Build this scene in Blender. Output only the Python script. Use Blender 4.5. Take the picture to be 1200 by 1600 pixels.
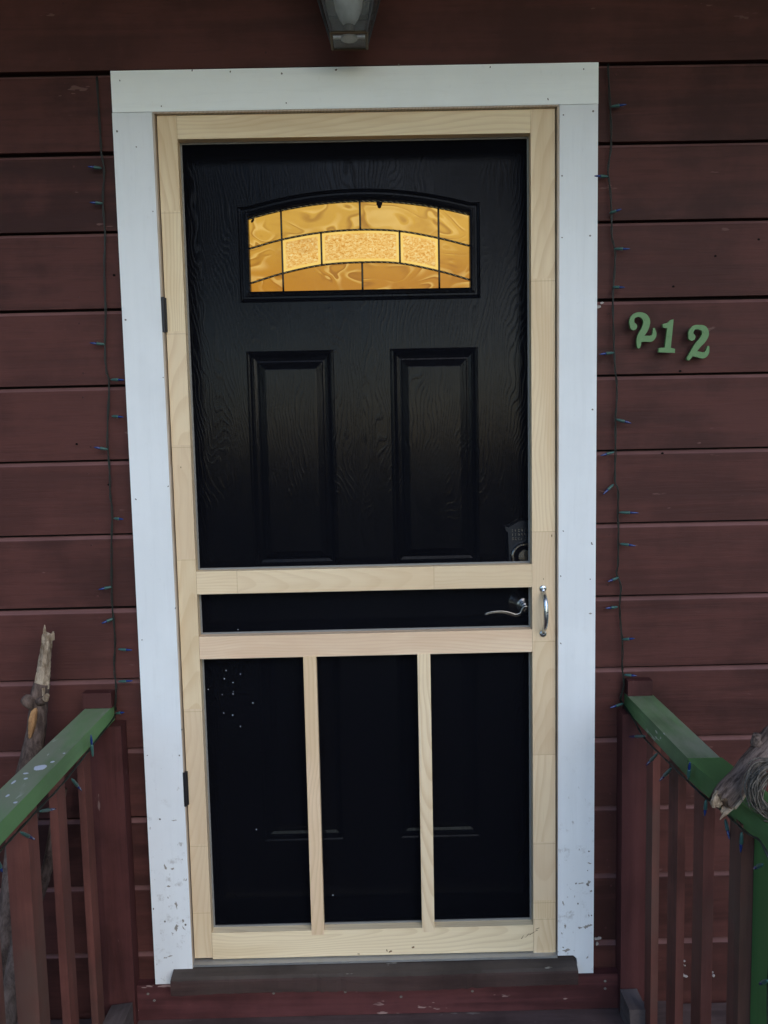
import bpy, bmesh, math, random
from mathutils import Vector, Matrix
R = math.radians
random.seed(7)
scene = bpy.context.scene
for o in list(bpy.data.objects):
    bpy.data.objects.remove(o)

# ------------------------------------------------------------------ camera
cd = bpy.data.cameras.new('camera')
cam = bpy.data.objects.new('camera', cd)
scene.collection.objects.link(cam)
cd.sensor_fit = 'VERTICAL'; cd.sensor_height = 24.0; cd.lens = 24.0 * 1294.0 / 1600.0
cd.clip_start = 0.05; cd.clip_end = 500
r_ = Vector((0.9997442, -0.00911058, -0.02070093)); u_ = Vector((0.02148474, 0.09657739, 0.99509357)); f_ = Vector((0.00706663, 0.99528378, -0.09674843))
M = Matrix((r_, u_, -f_)).transposed().to_4x4()
M.translation = Vector((0.4886, -1.9743, 1.3177))
cam.matrix_world = M
scene.camera = cam

# ------------------------------------------------------------------ world, sun, exposure
world = bpy.data.worlds.new('World'); scene.world = world; world.use_nodes = True
wn = world.node_tree
bg = wn.nodes['Background']
sky = wn.nodes.new('ShaderNodeTexSky'); sky.sky_type = 'NISHITA'; sky.sun_disc = False
SUN_EL, SUN_AZ = 27.0, 156.0         # low evening sun behind the viewer, veiled; azimuth clockwise from +Y
sky.sun_elevation = R(SUN_EL); sky.sun_rotation = R(SUN_AZ)
sky.altitude = 100; sky.air_density = 1.0; sky.dust_density = 0.4; sky.ozone_density = 2.7
wn.links.new(sky.outputs[0], bg.inputs[0]); bg.inputs[1].default_value = 0.15
sd = bpy.data.lights.new('sun', 'SUN'); sd.energy = 0.55; sd.angle = R(50); sd.color = (1.0, 0.86, 0.70)
sun = bpy.data.objects.new('sun', sd); scene.collection.objects.link(sun)
sdir = Vector((math.sin(R(SUN_AZ)) * math.cos(R(SUN_EL)), math.cos(R(SUN_AZ)) * math.cos(R(SUN_EL)), math.sin(R(SUN_EL))))
sun.rotation_euler = sdir.to_track_quat('Z', 'Y').to_euler()
scene.view_settings.view_transform = 'Standard'; scene.view_settings.look = 'None'
scene.view_settings.gamma = 1.0; scene.view_settings.use_curve_mapping = False
scene.view_settings.exposure = 1.34

# ------------------------------------------------------------------ material helper
class G:
    def __init__(s, name):
        s.m = bpy.data.materials.new(name); s.m.use_nodes = True
        s.t = s.m.node_tree; s.b = s.t.nodes['Principled BSDF']; s.o = s.t.nodes['Material Output']
    def n(s, kind, **kw):
        nd = s.t.nodes.new('ShaderNode' + kind)
        for k, v in kw.items(): setattr(nd, k, v)
        return nd
    def link(s, a, b): s.t.links.new(a, b)
    def put(s, sock, v):
        if hasattr(v, 'is_linked') or isinstance(v, bpy.types.NodeSocket): s.link(v, sock)
        elif isinstance(v, (tuple, list)) and sock.type == 'RGBA' and len(v) == 3: sock.default_value = (*v, 1)
        else: sock.default_value = v
    def math(s, op, a, b=None, c=None, clamp=False):
        nd = s.n('Math', operation=op, use_clamp=clamp)
        s.put(nd.inputs[0], a)
        if b is not None: s.put(nd.inputs[1], b)
        if c is not None: s.put(nd.inputs[2], c)
        return nd.outputs[0]
    def pos(s): 
        if not hasattr(s, '_p'): s._p = s.n('NewGeometry').outputs['Position']
        return s._p
    def xyz(s, v):
        nd = s.n('SeparateXYZ'); s.link(v, nd.inputs[0]); return nd.outputs
    def comb(s, x, y, z):
        nd = s.n('CombineXYZ')
        for i, v in enumerate((x, y, z)): s.put(nd.inputs[i], v)
        return nd.outputs[0]
    def scale(s, v, sc, off=(0, 0, 0)):
        nd = s.n('Mapping'); s.link(v, nd.inputs[0]); s.put(nd.inputs['Scale'], sc); s.put(nd.inputs['Location'], off); return nd.outputs[0]
    def noise(s, v, scale=5., detail=3., rough=.55, dist=0.):
        nd = s.n('TexNoise'); s.link(v, nd.inputs['Vector'])
        for k, x in (('Scale', scale), ('Detail', detail), ('Roughness', rough), ('Distortion', dist)): s.put(nd.inputs[k], x)
        return nd.outputs[0]
    def ramp(s, f, stops, interp='LINEAR'):
        nd = s.n('ValToRGB'); nd.color_ramp.interpolation = interp; s.link(f, nd.inputs[0])
        e = nd.color_ramp.elements
        while len(e) < len(stops): e.new(.5)
        for el, (p, c) in zip(e, stops):
            el.position = p; el.color = (c, c, c, 1) if isinstance(c, (int, float)) else (*c, 1)
        return nd.outputs[0]
    def mix(s, f, a, b, mode='MIX'):
        nd = s.n('Mix', data_type='RGBA', blend_type=mode)
        s.put(nd.inputs[0], f); s.put(nd.inputs[6], a); s.put(nd.inputs[7], b); return nd.outputs[2]
    def smooth(s, v, lo, hi):
        nd = s.n('MapRange', interpolation_type='SMOOTHSTEP'); s.put(nd.inputs[0], v); s.put(nd.inputs[1], lo); s.put(nd.inputs[2], hi); return nd.outputs[0]
    def rnd(s): return s.n('ObjectInfo').outputs['Random']
    def bump(s, h, strength=.3, dist=.001):
        nd = s.n('Bump'); s.link(h, nd.inputs['Height']); nd.inputs['Strength'].default_value = strength; nd.inputs['Distance'].default_value = dist
        s.link(nd.outputs[0], s.b.inputs['Normal'])
    def out(s, col=None, rough=None, metal=None, spec=None):
        for k, v in (('Base Color', col), ('Roughness', rough), ('Metallic', metal), ('Specular IOR Level', spec)):
            if v is not None: s.put(s.b.inputs[k], v)
        return s.m

def painted(name, col, axis='x', var=.16, rough=.62, grain=.35, chips=.0, chipcol=(.30, .22, .19), dirt=None, fade=None, gs=1.0, spec=.22, topfade=None, streak=.30):
    """painted or weathered timber with the grain running along one axis"""
    g = G(name); p = g.pos()
    rr = g.rnd()
    off = g.comb(g.math('MULTIPLY', rr, 7.), g.math('MULTIPLY', rr, 3.), g.math('MULTIPLY', rr, 11.))
    va = g.n('VectorMath', operation='ADD'); g.link(p, va.inputs[0]); g.link(off, va.inputs[1]); v = va.outputs[0]
    st = {'x': (.06, 1, 1), 'z': (1, 1, .06), 'y': (1, .06, 1)}[axis]
    gv = g.scale(v, st)
    fine = g.noise(gv, 170 * gs, 5, .65, .3)
    wide = g.noise(gv, 26 * gs, 4, .6, .8)
    blot = g.noise(v, 4.5, 5, .6)
    dark = tuple(c * (1 - var * 1.6) for c in col); lite = tuple(min(1, c * (1 + var)) for c in col)
    tone = g.math('ADD', g.math('MULTIPLY', blot, .6), g.math('MULTIPLY', wide, .4))
    c = g.mix(g.smooth(tone, .40, .60), dark, lite)
    c = g.mix(g.math('MULTIPLY', g.smooth(fine, .52, .72), streak), c, tuple(x * .62 for x in col))
    c = g.mix(g.math('MULTIPLY', rr, var * 1.3), c, tuple(min(1, x * 1.9) for x in col))
    if fade:     # greyed areas worn by weather
        fm = g.noise(g.scale(v, tuple(a * .5 + .5 for a in st)), 3.1, 4, .6)
        c = g.mix(g.math('MULTIPLY', g.smooth(fm, .45, .7), fade[1]), c, fade[0])
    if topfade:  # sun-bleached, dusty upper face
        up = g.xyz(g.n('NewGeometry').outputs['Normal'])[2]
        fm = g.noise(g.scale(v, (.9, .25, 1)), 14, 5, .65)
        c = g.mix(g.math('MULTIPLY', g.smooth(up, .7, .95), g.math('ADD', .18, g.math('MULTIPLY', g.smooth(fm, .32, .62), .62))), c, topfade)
    if chips:
        ch = g.noise(g.scale(v, tuple(a * .8 + .2 for a in st)), 46, 3, .62)
        big = g.noise(v, 5.5, 2)
        k = g.math('MULTIPLY', g.smooth(ch, .70 - chips, .73 - chips), g.smooth(big, .44, .56))
        c = g.mix(k, c, chipcol)
    if dirt:
        z = g.xyz(p)[2]
        zone = g.math('SUBTRACT', 1., g.smooth(z, dirt[1], dirt[2]))
        dn = g.noise(p, 28, 6, .7); d2 = g.noise(g.scale(p, (1, 1, .45)), 95, 3, .6)
        k = g.math('MULTIPLY', g.math('ADD', g.math('MULTIPLY', g.smooth(dn, .56, .74), .55), g.math('MULTIPLY', g.smooth(d2, .66, .72), .9)), g.math('ADD', g.math('MULTIPLY', zone, .92), .05), clamp=True)
        c = g.mix(k, c, dirt[0])
    g.bump(g.math('ADD', g.math('MULTIPLY', fine, .6), g.math('MULTIPLY', wide, .7)), grain, .0016)
    return g.out(c, g.math('ADD', rough - .08, g.math('MULTIPLY', wide, .16)), 0, spec)

def pine(name, axis, breaks=(), lo=0., hi=2.06, seed=0., base=(.80, .655, .425), ring=(.62, .45, .255), ctr=0.0, tones=None, amp=.56):
    """unfinished pine; breaks = heights of the finger joints, each length has a tone and grain of its own"""
    g = G(name); p = g.pos(); X, Y, Z = g.xyz(p)[0:3]
    al, ac = (Z, X) if axis == 'z' else (X, Z)
    rnd = random.Random(seed * 13 + 5)
    st = [(0, rnd.random())] + [((b - lo) / (hi - lo), rnd.random()) for b in breaks]
    nd = g.n('MapRange'); g.put(nd.inputs[0], al); nd.inputs[1].default_value = lo; nd.inputs[2].default_value = hi
    seg = g.ramp(nd.outputs[0], st, 'CONSTANT') if breaks else None
    sv = g.math('ADD', g.math('MULTIPLY', seg, 9.), seed) if seg is not None else g.math('ADD', 0., seed)
    alo = g.math('ADD', al, g.math('MULTIPLY', sv, 3.3))
    slow = g.noise(g.comb(g.math('MULTIPLY', alo, 2.3), g.math('MULTIPLY', ac, 7.), g.math('ADD', Y, sv)), 1., 2, .5)
    a2 = g.math('ADD', g.math('SUBTRACT', ac, ctr), g.math('MULTIPLY', g.math('SUBTRACT', g.math('FRACT', g.math('MULTIPLY', sv, 2.7)), .5), .10))
    a3 = g.math('ADD', a2, g.math('MULTIPLY', g.math('SUBTRACT', slow, .5), .09))
    d3 = g.math('ADD', g.math('MULTIPLY', g.math('SINE', g.math('MULTIPLY', alo, 2.1)), .055), g.math('ADD', Y, .05))
    rad = g.math('SQRT', g.math('ADD', g.math('MULTIPLY', a3, a3), g.math('MULTIPLY', d3, d3)))
    ph = g.math('FRACT', g.math('MULTIPLY', rad, 118.))
    rg = g.math('MULTIPLY', g.math('MULTIPLY', g.smooth(ph, .35, .92), g.math('SUBTRACT', 1., g.smooth(ph, .93, 1.))), amp)
    fine = g.noise(g.comb(g.math('MULTIPLY', alo, 9.), g.math('MULTIPLY', ac, 330.), g.math('MULTIPLY', Y, 330.)), 1., 3, .6)
    patch = g.noise(g.comb(g.math('MULTIPLY', alo, 2.5), g.math('MULTIPLY', ac, 14.), sv), 1., 3, .6)
    c = g.mix(rg, base, ring)
    c = g.mix(g.math('MULTIPLY', g.smooth(patch, .42, .68), .48), c, (ring[0] * .98, ring[1] * .95, ring[2] * .9))
    if seg is not None:
        tn = g.math('FRACT', g.math('MULTIPLY', seg, 17.31))
        c = g.mix(g.math('MULTIPLY', tn, .55), c, (.58, .43, .27))
        c = g.mix(g.math('MULTIPLY', g.math('FRACT', g.math('MULTIPLY', seg, 5.77)), .25), c, (.76, .58, .40))
        # thin glue line at every joint
        for b in breaks:
            k = g.math('SUBTRACT', 1., g.smooth(g.math('ABSOLUTE', g.math('SUBTRACT', al, b)), .0004, .0012))
            c = g.mix(g.math('MULTIPLY', k, .45), c, (.38, .25, .13))
    c = g.mix(g.math('MULTIPLY', g.smooth(fine, .5, .75), .16), c, (.48, .31, .16))
    kn = g.noise(g.comb(g.math('MULTIPLY', alo, 9.), g.math('MULTIPLY', ac, 26.), sv), 1., 1, .4)
    c = g.mix(g.math('MULTIPLY', g.smooth(kn, .80, .86), .6), c, (.25, .14, .07))
    g.bump(g.math('ADD', fine, g.math('MULTIPLY', rg, .4)), .12, .0008)
    return g.out(c, .58, 0, .3)

def metal(name, col, rough=.3, var=.08, m=1.0):
    g = G(name); p = g.pos(); n = g.noise(p, 60, 4, .6)
    return g.out(g.mix(n, tuple(c * .8 for c in col), col), g.math('ADD', rough, g.math('MULTIPLY', n, var)), m)

def plain(name, col, rough=.5, spec=.4, var=.1, sc=40):
    g = G(name); n = g.noise(g.pos(), sc, 4, .6)
    return g.out(g.mix(n, tuple(c * (1 - var) for c in col), tuple(c * (1 + var) for c in col)), rough, 0, spec)

# ---- black door paint over embossed oak grain
def door_mat():
    g = G('door_black_paint'); p = g.pos(); X, Y, Z = g.xyz(p)[0:3]
    sl = g.noise(g.comb(g.math('MULTIPLY', X, 5.), Y, g.math('MULTIPLY', Z, 1.7)), 1., 3, .6)
    fan = g.math('ABSOLUTE', g.math('SUBTRACT', X, .457))
    q = g.math('ADD', g.math('MULTIPLY', fan, 6.2), g.math('MULTIPLY', Z, -1.15))
    q = g.math('ADD', q, g.math('MULTIPLY', sl, 1.5))
    rg = g.math('SINE', g.math('MULTIPLY', q, 118.))
    fi = g.noise(g.comb(g.math('MULTIPLY', X, 320.), Y, g.math('MULTIPLY', Z, 22.)), 1., 4, .65)
    pt = g.noise(p, 420, 2, .5)
    h = g.math('ADD', g.math('MULTIPLY', g.math('MULTIPLY', g.smooth(rg, .1, 1.), g.smooth(fi, .35, .6)), .9), g.math('ADD', g.math('MULTIPLY', fi, .8), g.math('MULTIPLY', pt, .25)))
    g.bump(h, .24, .0009)
    n = g.noise(p, 9, 4, .6)
    return g.out(g.mix(n, (.0018, .0016, .0018), (.0036, .0032, .0034)), g.math('ADD', .09, g.math('MULTIPLY', n, .10)), 0, .20)

# ---- art glass lit from inside the house
def glass_mat(name, textured):
    g = G(name); p = g.pos(); X, Y, Z = g.xyz(p)[0:3]; rr = g.rnd()
    v = g.comb(X, g.math('MULTIPLY', rr, 3.), Z)
    if textured:
        h = g.noise(g.scale(v, (1, 1, 1.5)), 150, 3, .55, .9)
        lit = g.ramp(h, [(.28, (.70, .31, .038)), (.42, (.94, .50, .10)), (.55, (1.08, .70, .21)), (.72, (1.15, .92, .42))])
    else:
        q = g.noise(g.scale(v, (1, 1, 1.7)), 6.5, 1.5, .45, .9)
        f = g.math('FRACT', g.math('MULTIPLY', q, 7.))
        fade_ = g.smooth(g.noise(v, 13, 2), .36, .58)
        h = g.math('MULTIPLY', g.math('MULTIPLY', g.smooth(f, .62, .94), g.math('SUBTRACT', 1., g.smooth(f, .95, 1.))), fade_)
        dk = g.math('MULTIPLY', g.math('MULTIPLY', g.smooth(f, .0, .06), g.math('SUBTRACT', 1., g.smooth(f, .08, .34))), fade_)
        zz = g.smooth(Z, 1.665, 1.83)
        lit = g.mix(zz, (.60, .26, .022), (.76, .43, .062))
        lit = g.mix(g.math('MULTIPLY', dk, .5), lit, (.30, .105, .012))
        lit = g.mix(g.math('MULTIPLY', h, .65), lit, (1.0, .66, .19))
    blot = g.noise(g.scale(v, (1, 1, 2)), 9., 3, .6)
    lit = g.mix(g.math('MULTIPLY', g.smooth(blot, .5, .75), .40), lit, (.42, .16, .02))
    g.bump(h, .5, .002)
    g.put(g.b.inputs['Emission Color'], lit); g.b.inputs['Emission Strength'].default_value = .53
    return g.out((.02, .012, .004), .14, 0, .18)

def screen_mat():
    g = G('insect_screen_mesh'); t = g.n('BsdfTransparent'); d = g.n('BsdfDiffuse'); d.inputs[0].default_value = (.0085, .0095, .014, 1)
    n = g.noise(g.pos(), 3.2, 5, .65); mx = g.n('MixShader')
    g.put(mx.inputs[0], g.math('ADD', .28, g.math('MULTIPLY', n, .22)))
    g.link(t.outputs[0], mx.inputs[1]); g.link(d.outputs[0], mx.inputs[2]); g.link(mx.outputs[0], g.o.inputs[0])
    return g.m

def bark_mat(name, a, b, sc=60):
    g = G(name); p = g.pos(); n = g.noise(g.scale(p, (1, 1, .4)), sc, 6, .7, .5); n2 = g.noise(p, 14, 3, .6)
    g.bump(n, .9, .004)
    return g.out(g.mix(g.smooth(g.math('ADD', g.math('MULTIPLY', n, .6), g.math('MULTIPLY', n2, .4)), .35, .65), a, b), .9, 0, .2)

def branch_bark(name, axis, a, b):
    g = G(name); p = g.pos(); ax = Vector(axis).normalized(); s1 = ax.orthogonal().normalized(); s2 = ax.cross(s1)
    def dot(v, k=1.):
        nd = g.n('VectorMath', operation='DOT_PRODUCT'); g.link(p, nd.inputs[0]); nd.inputs[1].default_value = tuple(v * k); return nd.outputs['Value']
    v = g.comb(dot(s1), dot(s2), dot(ax, .13)); n = g.noise(v, 260, 6, .68, .4); n2 = g.noise(v, 90, 4, .6); n3 = g.noise(p, 40, 4, .6)
    h = g.math('ADD', g.math('MULTIPLY', n, .5), g.math('MULTIPLY', n2, .6))
    g.bump(h, 1., .005)
    c = g.mix(g.smooth(h, .42, .66), a, b); c = g.mix(g.math('MULTIPLY', g.smooth(n3, .55, .7), .5), c, tuple(x * .5 for x in a))
    return g.out(c, .9, 0, .15)
M_ = {}
MAROON = (.060, .0205, .0165)
M_['ledge'] = painted('lit_maroon_ledge_paint', (.150, .072, .066), 'x', .15, .8, .4)  # paler maroon paints in the light caught on each board's upper bevel
M_['siding'] = painted('maroon_siding_paint', MAROON, 'x', .26, .66, .85, chips=.012, streak=.5, chipcol=(.125, .065, .055), gs=.8)
M_['dark_post'] = painted('maroon_post_paint', (.060, .0195, .0175), 'z', .25, .62, .45, chips=.02, chipcol=(.16, .10, .085))
M_['baluster'] = painted('red_brown_baluster_stain', (.112, .039, .029), 'z', .25, .7, .5, fade=((.105, .068, .050), .7))
M_['riser'] = painted('maroon_riser_paint', (.078, .026, .026), 'x', .28, .6, .45, chips=.05, chipcol=(.30, .20, .18))
M_['white'] = painted('white_casing_paint', (.735, .765, .765), 'z', .022, .5, .10, streak=.09, dirt=((.22, .19, .15), .10, .62), gs=.6)
M_['white_head'] = painted('white_head_casing_paint', (.88, .92, .89), 'x', .02, .5, .10, streak=.09, dirt=((.30, .28, .24), .0, .1), gs=.6)
M_['jamb'] = painted('brown_jamb_wood', (.20, .105, .050), 'z', .2, .6, .2)
M_['sill'] = painted('weathered_sill_wood', (.047, .037, .031), 'x', .5, .85, 1., chips=.03, chipcol=(.26, .24, .20))
M_['sill_front'] = painted('worn_maroon_sill_edge', (.040, .023, .020), 'x', .5, .85, 1., fade=((.062, .046, .038), .6))
M_['path'] = plain('door_glow_path_sand', (.50, .41, .29), .9, .1, .12, 4)
M_['deck'] = painted('weathered_deck_wood', (.080, .052, .048), 'x', .3, .85, .8, chips=.04, chipcol=(.2, .17, .15))
M_['curb'] = painted('grey_weathered_curb_wood', (.085, .066, .062), 'y', .3, .85, .8)
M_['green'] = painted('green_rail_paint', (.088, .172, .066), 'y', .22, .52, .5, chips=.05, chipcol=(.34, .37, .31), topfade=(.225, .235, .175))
M_['green_post'] = painted('green_post_paint', (.066, .158, .046), 'z', .12, .5, .25)
M_['number'] = plain('green_number_paint', (.078, .195, .062), .45, .45, .12, 90)
M_['door'] = door_mat()
M_['glass_tex'] = glass_mat('hammered_amber_glass', True)
M_['glass_wave'] = glass_mat('waterglass_amber', False)
M_['came'] = metal('dark_lead_came', (.13, .125, .105), .40, .2)
M_['brass'] = metal('bright_zinc_bead', (.60, .52, .30), .25)
M_['screen'] = screen_mat()
M_['spline'] = plain('grey_screen_spline', (.20, .20, .19), .7)
M_['zinc'] = metal('zinc_plated_steel', (.62, .66, .68), .22)
M_['nickel'] = metal('satin_nickel', (.64, .61, .56), .18)
M_['dark_metal'] = metal('cast_lock_guard', (.060, .066, .080), .34)
M_['alu'] = metal('aluminium_threshold', (.62, .64, .66), .38, .2)
M_['black'] = plain('black_hinge_paint', (.012, .012, .014), .45)
M_['cap'] = plain('dark_fixture_metal', (.05, .048, .05), .45)
M_['wire'] = plain('dark_green_wire', (.010, .014, .010), .5, .4)
M_['socket'] = plain('teal_bulb_socket', (.030, .090, .078), .4, .5)
M_['bluebulb'] = plain('blue_bulb_glass', (.011, .030, .135), .12, .7)
M_['hole'] = plain('dark_hole', (.006, .004, .004), .9, .1)
M_['nail'] = plain('rusty_nail_head', (.16, .15, .13), .6)
M_['bark'] = bark_mat('grey_brown_bark', (.040, .026, .021), (.170, .120, .098), 75)
M_['rot'] = bark_mat('pale_rotten_wood', (.13, .085, .05), (.46, .37, .27), 110)
M_['inner'] = bark_mat('orange_inner_wood', (.24, .12, .05), (.42, .24, .11), 80)
M_['twig'] = bark_mat('dry_vine', (.06, .048, .038), (.20, .17, .135), 120)
M_['spot'] = plain('white_droppings', (.50, .54, .60), .6, .3, .05)
M_['ground'] = plain('dry_dirt', (.10, .085, .065), .95, .1, .4, 3)
M_['soffit'] = painted('porch_ceiling_boards', (.060, .055, .066), 'x', .2)
M_['leaf'] = plain('dark_leaves', (.030, .045, .020), .7, .2, .5, 2)
M_['sheath'] = plain('dark_sheathing', (.015, .010, .010), .9, .1)

# ------------------------------------------------------------------ geometry helpers
def fin(name, bm, mat, parent=None, bevel=0., seg=1, smooth=False):
    if bevel:
        es = [e for e in bm.edges if len(e.link_faces) == 2 and e.calc_face_angle(0) > R(30)]
        bmesh.ops.bevel(bm, geom=es, offset=bevel, segments=seg, affect='EDGES', profile=.5)
    bmesh.ops.recalc_face_normals(bm, faces=bm.faces)
    me = bpy.data.meshes.new(name); bm.to_mesh(me); bm.free()
    if smooth:
        for p in me.polygons: p.use_smooth = True
    for m in (mat if isinstance(mat, (list, tuple)) else [mat]): me.materials.append(m)
    o = bpy.data.objects.new(name, me); scene.collection.objects.link(o)
    if parent: o.parent = parent
    return o
def thing(name, label, cat, group=None, kind=None):
    o = bpy.data.objects.new(name, None); scene.collection.objects.link(o); o.empty_display_size = .05
    return tag(o, label, cat, group, kind)
def tag(o, label=None, cat=None, group=None, kind=None):
    for k, v in (('label', label), ('category', cat), ('group', group), ('kind', kind)):
        if v: o[k] = v
    return o
def box(bm, x0, x1, y0, y1, z0, z1, mi=0):
    v = [bm.verts.new(c) for c in ((x0, y0, z0), (x1, y0, z0), (x1, y1, z0), (x0, y1, z0), (x0, y0, z1), (x1, y0, z1), (x1, y1, z1), (x0, y1, z1))]
    for f in ((0, 3, 2, 1), (4, 5, 6, 7), (0, 1, 5, 4), (1, 2, 6, 5), (2, 3, 7, 6), (3, 0, 4, 7)):
        bm.faces.new([v[i] for i in f]).material_index = mi
    return v
def bx(name, x0, x1, y0, y1, z0, z1, mat, parent=None, bevel=.0012, seg=1):
    bm = bmesh.new(); box(bm, x0, x1, y0, y1, z0, z1); return fin(name, bm, mat, parent, bevel, seg)
def prism(bm, pts, axis, a, b, mi=0):
    """closed polygon pts extruded between a and b along the axis"""
    def P(p, t): return {'y': (p[0], t, p[1]), 'x': (t, p[0], p[1]), 'z': (p[0], p[1], t)}[axis]
    A = [bm.verts.new(P(p, a)) for p in pts]; B = [bm.verts.new(P(p, b)) for p in pts]; n = len(pts)
    bm.faces.new(A).material_index = mi; bm.faces.new(B[::-1]).material_index = mi
    for i in range(n): bm.faces.new((A[i], B[i], B[(i + 1) % n], A[(i + 1) % n])).material_index = mi
def tube(bm, pts, rad, n=8, mi=0, cap=True, squash=None):
    pts = [Vector(p) for p in pts]; rad = rad if isinstance(rad, (list, tuple)) else [rad] * len(pts)
    rings = []; ref = None
    for i, p in enumerate(pts):
        d = (pts[min(i + 1, len(pts) - 1)] - pts[max(i - 1, 0)]).normalized()
        if ref is None: ref = d.orthogonal().normalized()
        ref = (ref - d * ref.dot(d)).normalized(); s = d.cross(ref)
        rings.append([bm.verts.new(p + (ref * math.cos(a) + s * math.sin(a)) * rad[i]) for a in [2 * math.pi * k / n for k in range(n)]])
    for a, b in zip(rings, rings[1:]):
        for k in range(n): bm.faces.new((a[k], a[(k + 1) % n], b[(k + 1) % n], b[k])).material_index = mi
    if cap: bm.faces.new(rings[0][::-1]).material_index = mi; bm.faces.new(rings[-1]).material_index = mi
def smooth_path(pts, k=6):
    pts = [Vector(p) for p in pts]; out = []
    for i in range(len(pts) - 1):
        p0, p1, p2, p3 = pts[max(i - 1, 0)], pts[i], pts[i + 1], pts[min(i + 2, len(pts) - 1)]
        for j in range(k):
            t = j / k
            out.append(.5 * ((2 * p1) + (p2 - p0) * t + (2 * p0 - 5 * p1 + 4 * p2 - p3) * t * t + (3 * p1 - p0 - 3 * p2 + p3) * t ** 3))
    out.append(pts[-1]); return out
def lathe(bm, prof, c, axis='y', n=32, mi=0):
    """profile of (radius, offset along the axis); axis y points to the viewer side with negative offsets"""
    rings = []
    for r0, h in prof:
        ring = []
        for k in range(n):
            a = 2 * math.pi * k / n; u, v = r0 * math.cos(a), r0 * math.sin(a)
            ring.append(bm.verts.new({'y': (c[0] + u, c[1] + h, c[2] + v), 'z': (c[0] + u, c[1] + v, c[2] + h)}[axis]))
        rings.append(ring)
    for a, b in zip(rings, rings[1:]):
        for k in range(n): bm.faces.new((a[k], a[(k + 1) % n], b[(k + 1) % n], b[k])).material_index = mi
    bm.faces.new(rings[0]).material_index = mi; bm.faces.new(rings[-1][::-1]).material_index = mi
def disc(bm, x, z, y, rx, rz=None, n=8, h=.0012, ang=0., mi=0):
    rz = rz or rx; ca, sa = math.cos(ang), math.sin(ang)
    prism(bm, [(x + rx * math.cos(2 * math.pi * k / n) * ca - rz * math.sin(2 * math.pi * k / n) * sa,
                z + rx * math.cos(2 * math.pi * k / n) * sa + rz * math.sin(2 * math.pi * k / n) * ca) for k in range(n)], 'y', y, y - h, mi)

# ---- measured positions in metres (x, z) on the wall plane or (x, y, z)
WIRE_R = [(1.034, 2.140), (1.039, 2.049), (1.040, 1.965), (1.037, 1.908), (1.040, 1.872), (1.044, 1.800), (1.047, 1.757), (1.051, 1.720), (1.049, 1.648), (1.048, 1.596), (1.051, 1.508), (1.056, 1.455), (1.058, 1.418), (1.057, 1.358), (1.058, 1.335), (1.056, 1.267), (1.056, 1.191), (1.064, 1.168), (1.064, 1.114), (1.065, 1.067), (1.064, 0.990), (1.061, 0.966), (1.072, 0.935), (1.069, 0.888), (1.073, 0.840), (1.076, 0.800), (1.075, 0.737), (1.080, 0.712), (1.080, 0.688), (1.075, 0.656)]
WIRE_L = [(-0.128, 2.132), (-0.128, 2.021), (-0.128, 1.964), (-0.123, 1.922), (-0.128, 1.851), (-0.130, 1.779), (-0.133, 1.707), (-0.137, 1.619), (-0.141, 1.531), (-0.139, 1.472), (-0.139, 1.442), (-0.147, 1.323), (-0.148, 1.247), (-0.148, 1.186), (-0.145, 1.140), (-0.150, 1.063), (-0.154, 0.986), (-0.155, 0.907), (-0.156, 0.829), (-0.158, 0.765), (-0.157, 0.717), (-0.162, 0.669)]
BULB_R = [(1.035, 1.892), (1.001, 1.891), (1.040, 2.046), (1.074, 2.047), (1.039, 1.810), (1.064, 1.816), (1.050, 1.729), (1.084, 1.726), (1.047, 1.642), (1.073, 1.639), (1.051, 1.491), (1.014, 1.487), (1.057, 1.335), (1.092, 1.325), (1.053, 1.258), (1.018, 1.250), (1.052, 1.181), (1.024, 1.158), (1.066, 1.113), (1.110, 1.112), (1.068, 1.037), (1.103, 1.033), (1.065, 0.955), (1.044, 0.949), (1.064, 0.883), (1.032, 0.882), (1.076, 0.802), (1.090, 0.805), (1.081, 0.714), (1.105, 0.714), (1.080, 0.642), (1.044, 0.635)]
BULB_L = [(-0.128, 1.931), (-0.152, 1.933), (-0.129, 1.853), (-0.157, 1.854), (-0.141, 1.534), (-0.174, 1.537), (-0.132, 1.452), (-0.097, 1.450), (-0.134, 1.367), (-0.104, 1.364), (-0.147, 1.289), (-0.178, 1.295), (-0.142, 1.125), (-0.116, 1.123), (-0.155, 0.960), (-0.185, 0.955), (-0.156, 0.882), (-0.181, 0.873), (-0.148, 0.806), (-0.112, 0.805), (-0.152, 0.726), (-0.115, 0.729), (-0.162, 0.647), (-0.142, 0.652)]
RWIRE_R = [(1.083, 0.007, 0.637), (1.083, -0.075, 0.625), (1.083, -0.137, 0.614), (1.083, -0.212, 0.613), (1.083, -0.331, 0.619), (1.083, -0.419, 0.626)]
RWIRE_R2 = [(1.100, -0.465, 0.611), (1.100, -0.563, 0.624), (1.100, -0.634, 0.630), (1.100, -0.693, 0.637)]
RBULB_R = [(1.078, -0.175, 0.624), (1.078, -0.052, 0.576), (1.078, -0.256, 0.616), (1.078, -0.181, 0.557), (1.078, -0.341, 0.619), (1.078, -0.270, 0.560), (1.078, -0.432, 0.635), (1.078, -0.440, 0.673), (1.078, -0.520, 0.633), (1.078, -0.515, 0.600)]
RBULB_R2 = [(1.105, -0.541, 0.606), (1.105, -0.561, 0.578), (1.105, -0.609, 0.616), (1.105, -0.606, 0.577), (1.105, -0.688, 0.601), (1.105, -0.655, 0.575), (1.105, -0.715, 0.418), (1.105, -0.685, 0.390)]
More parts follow.
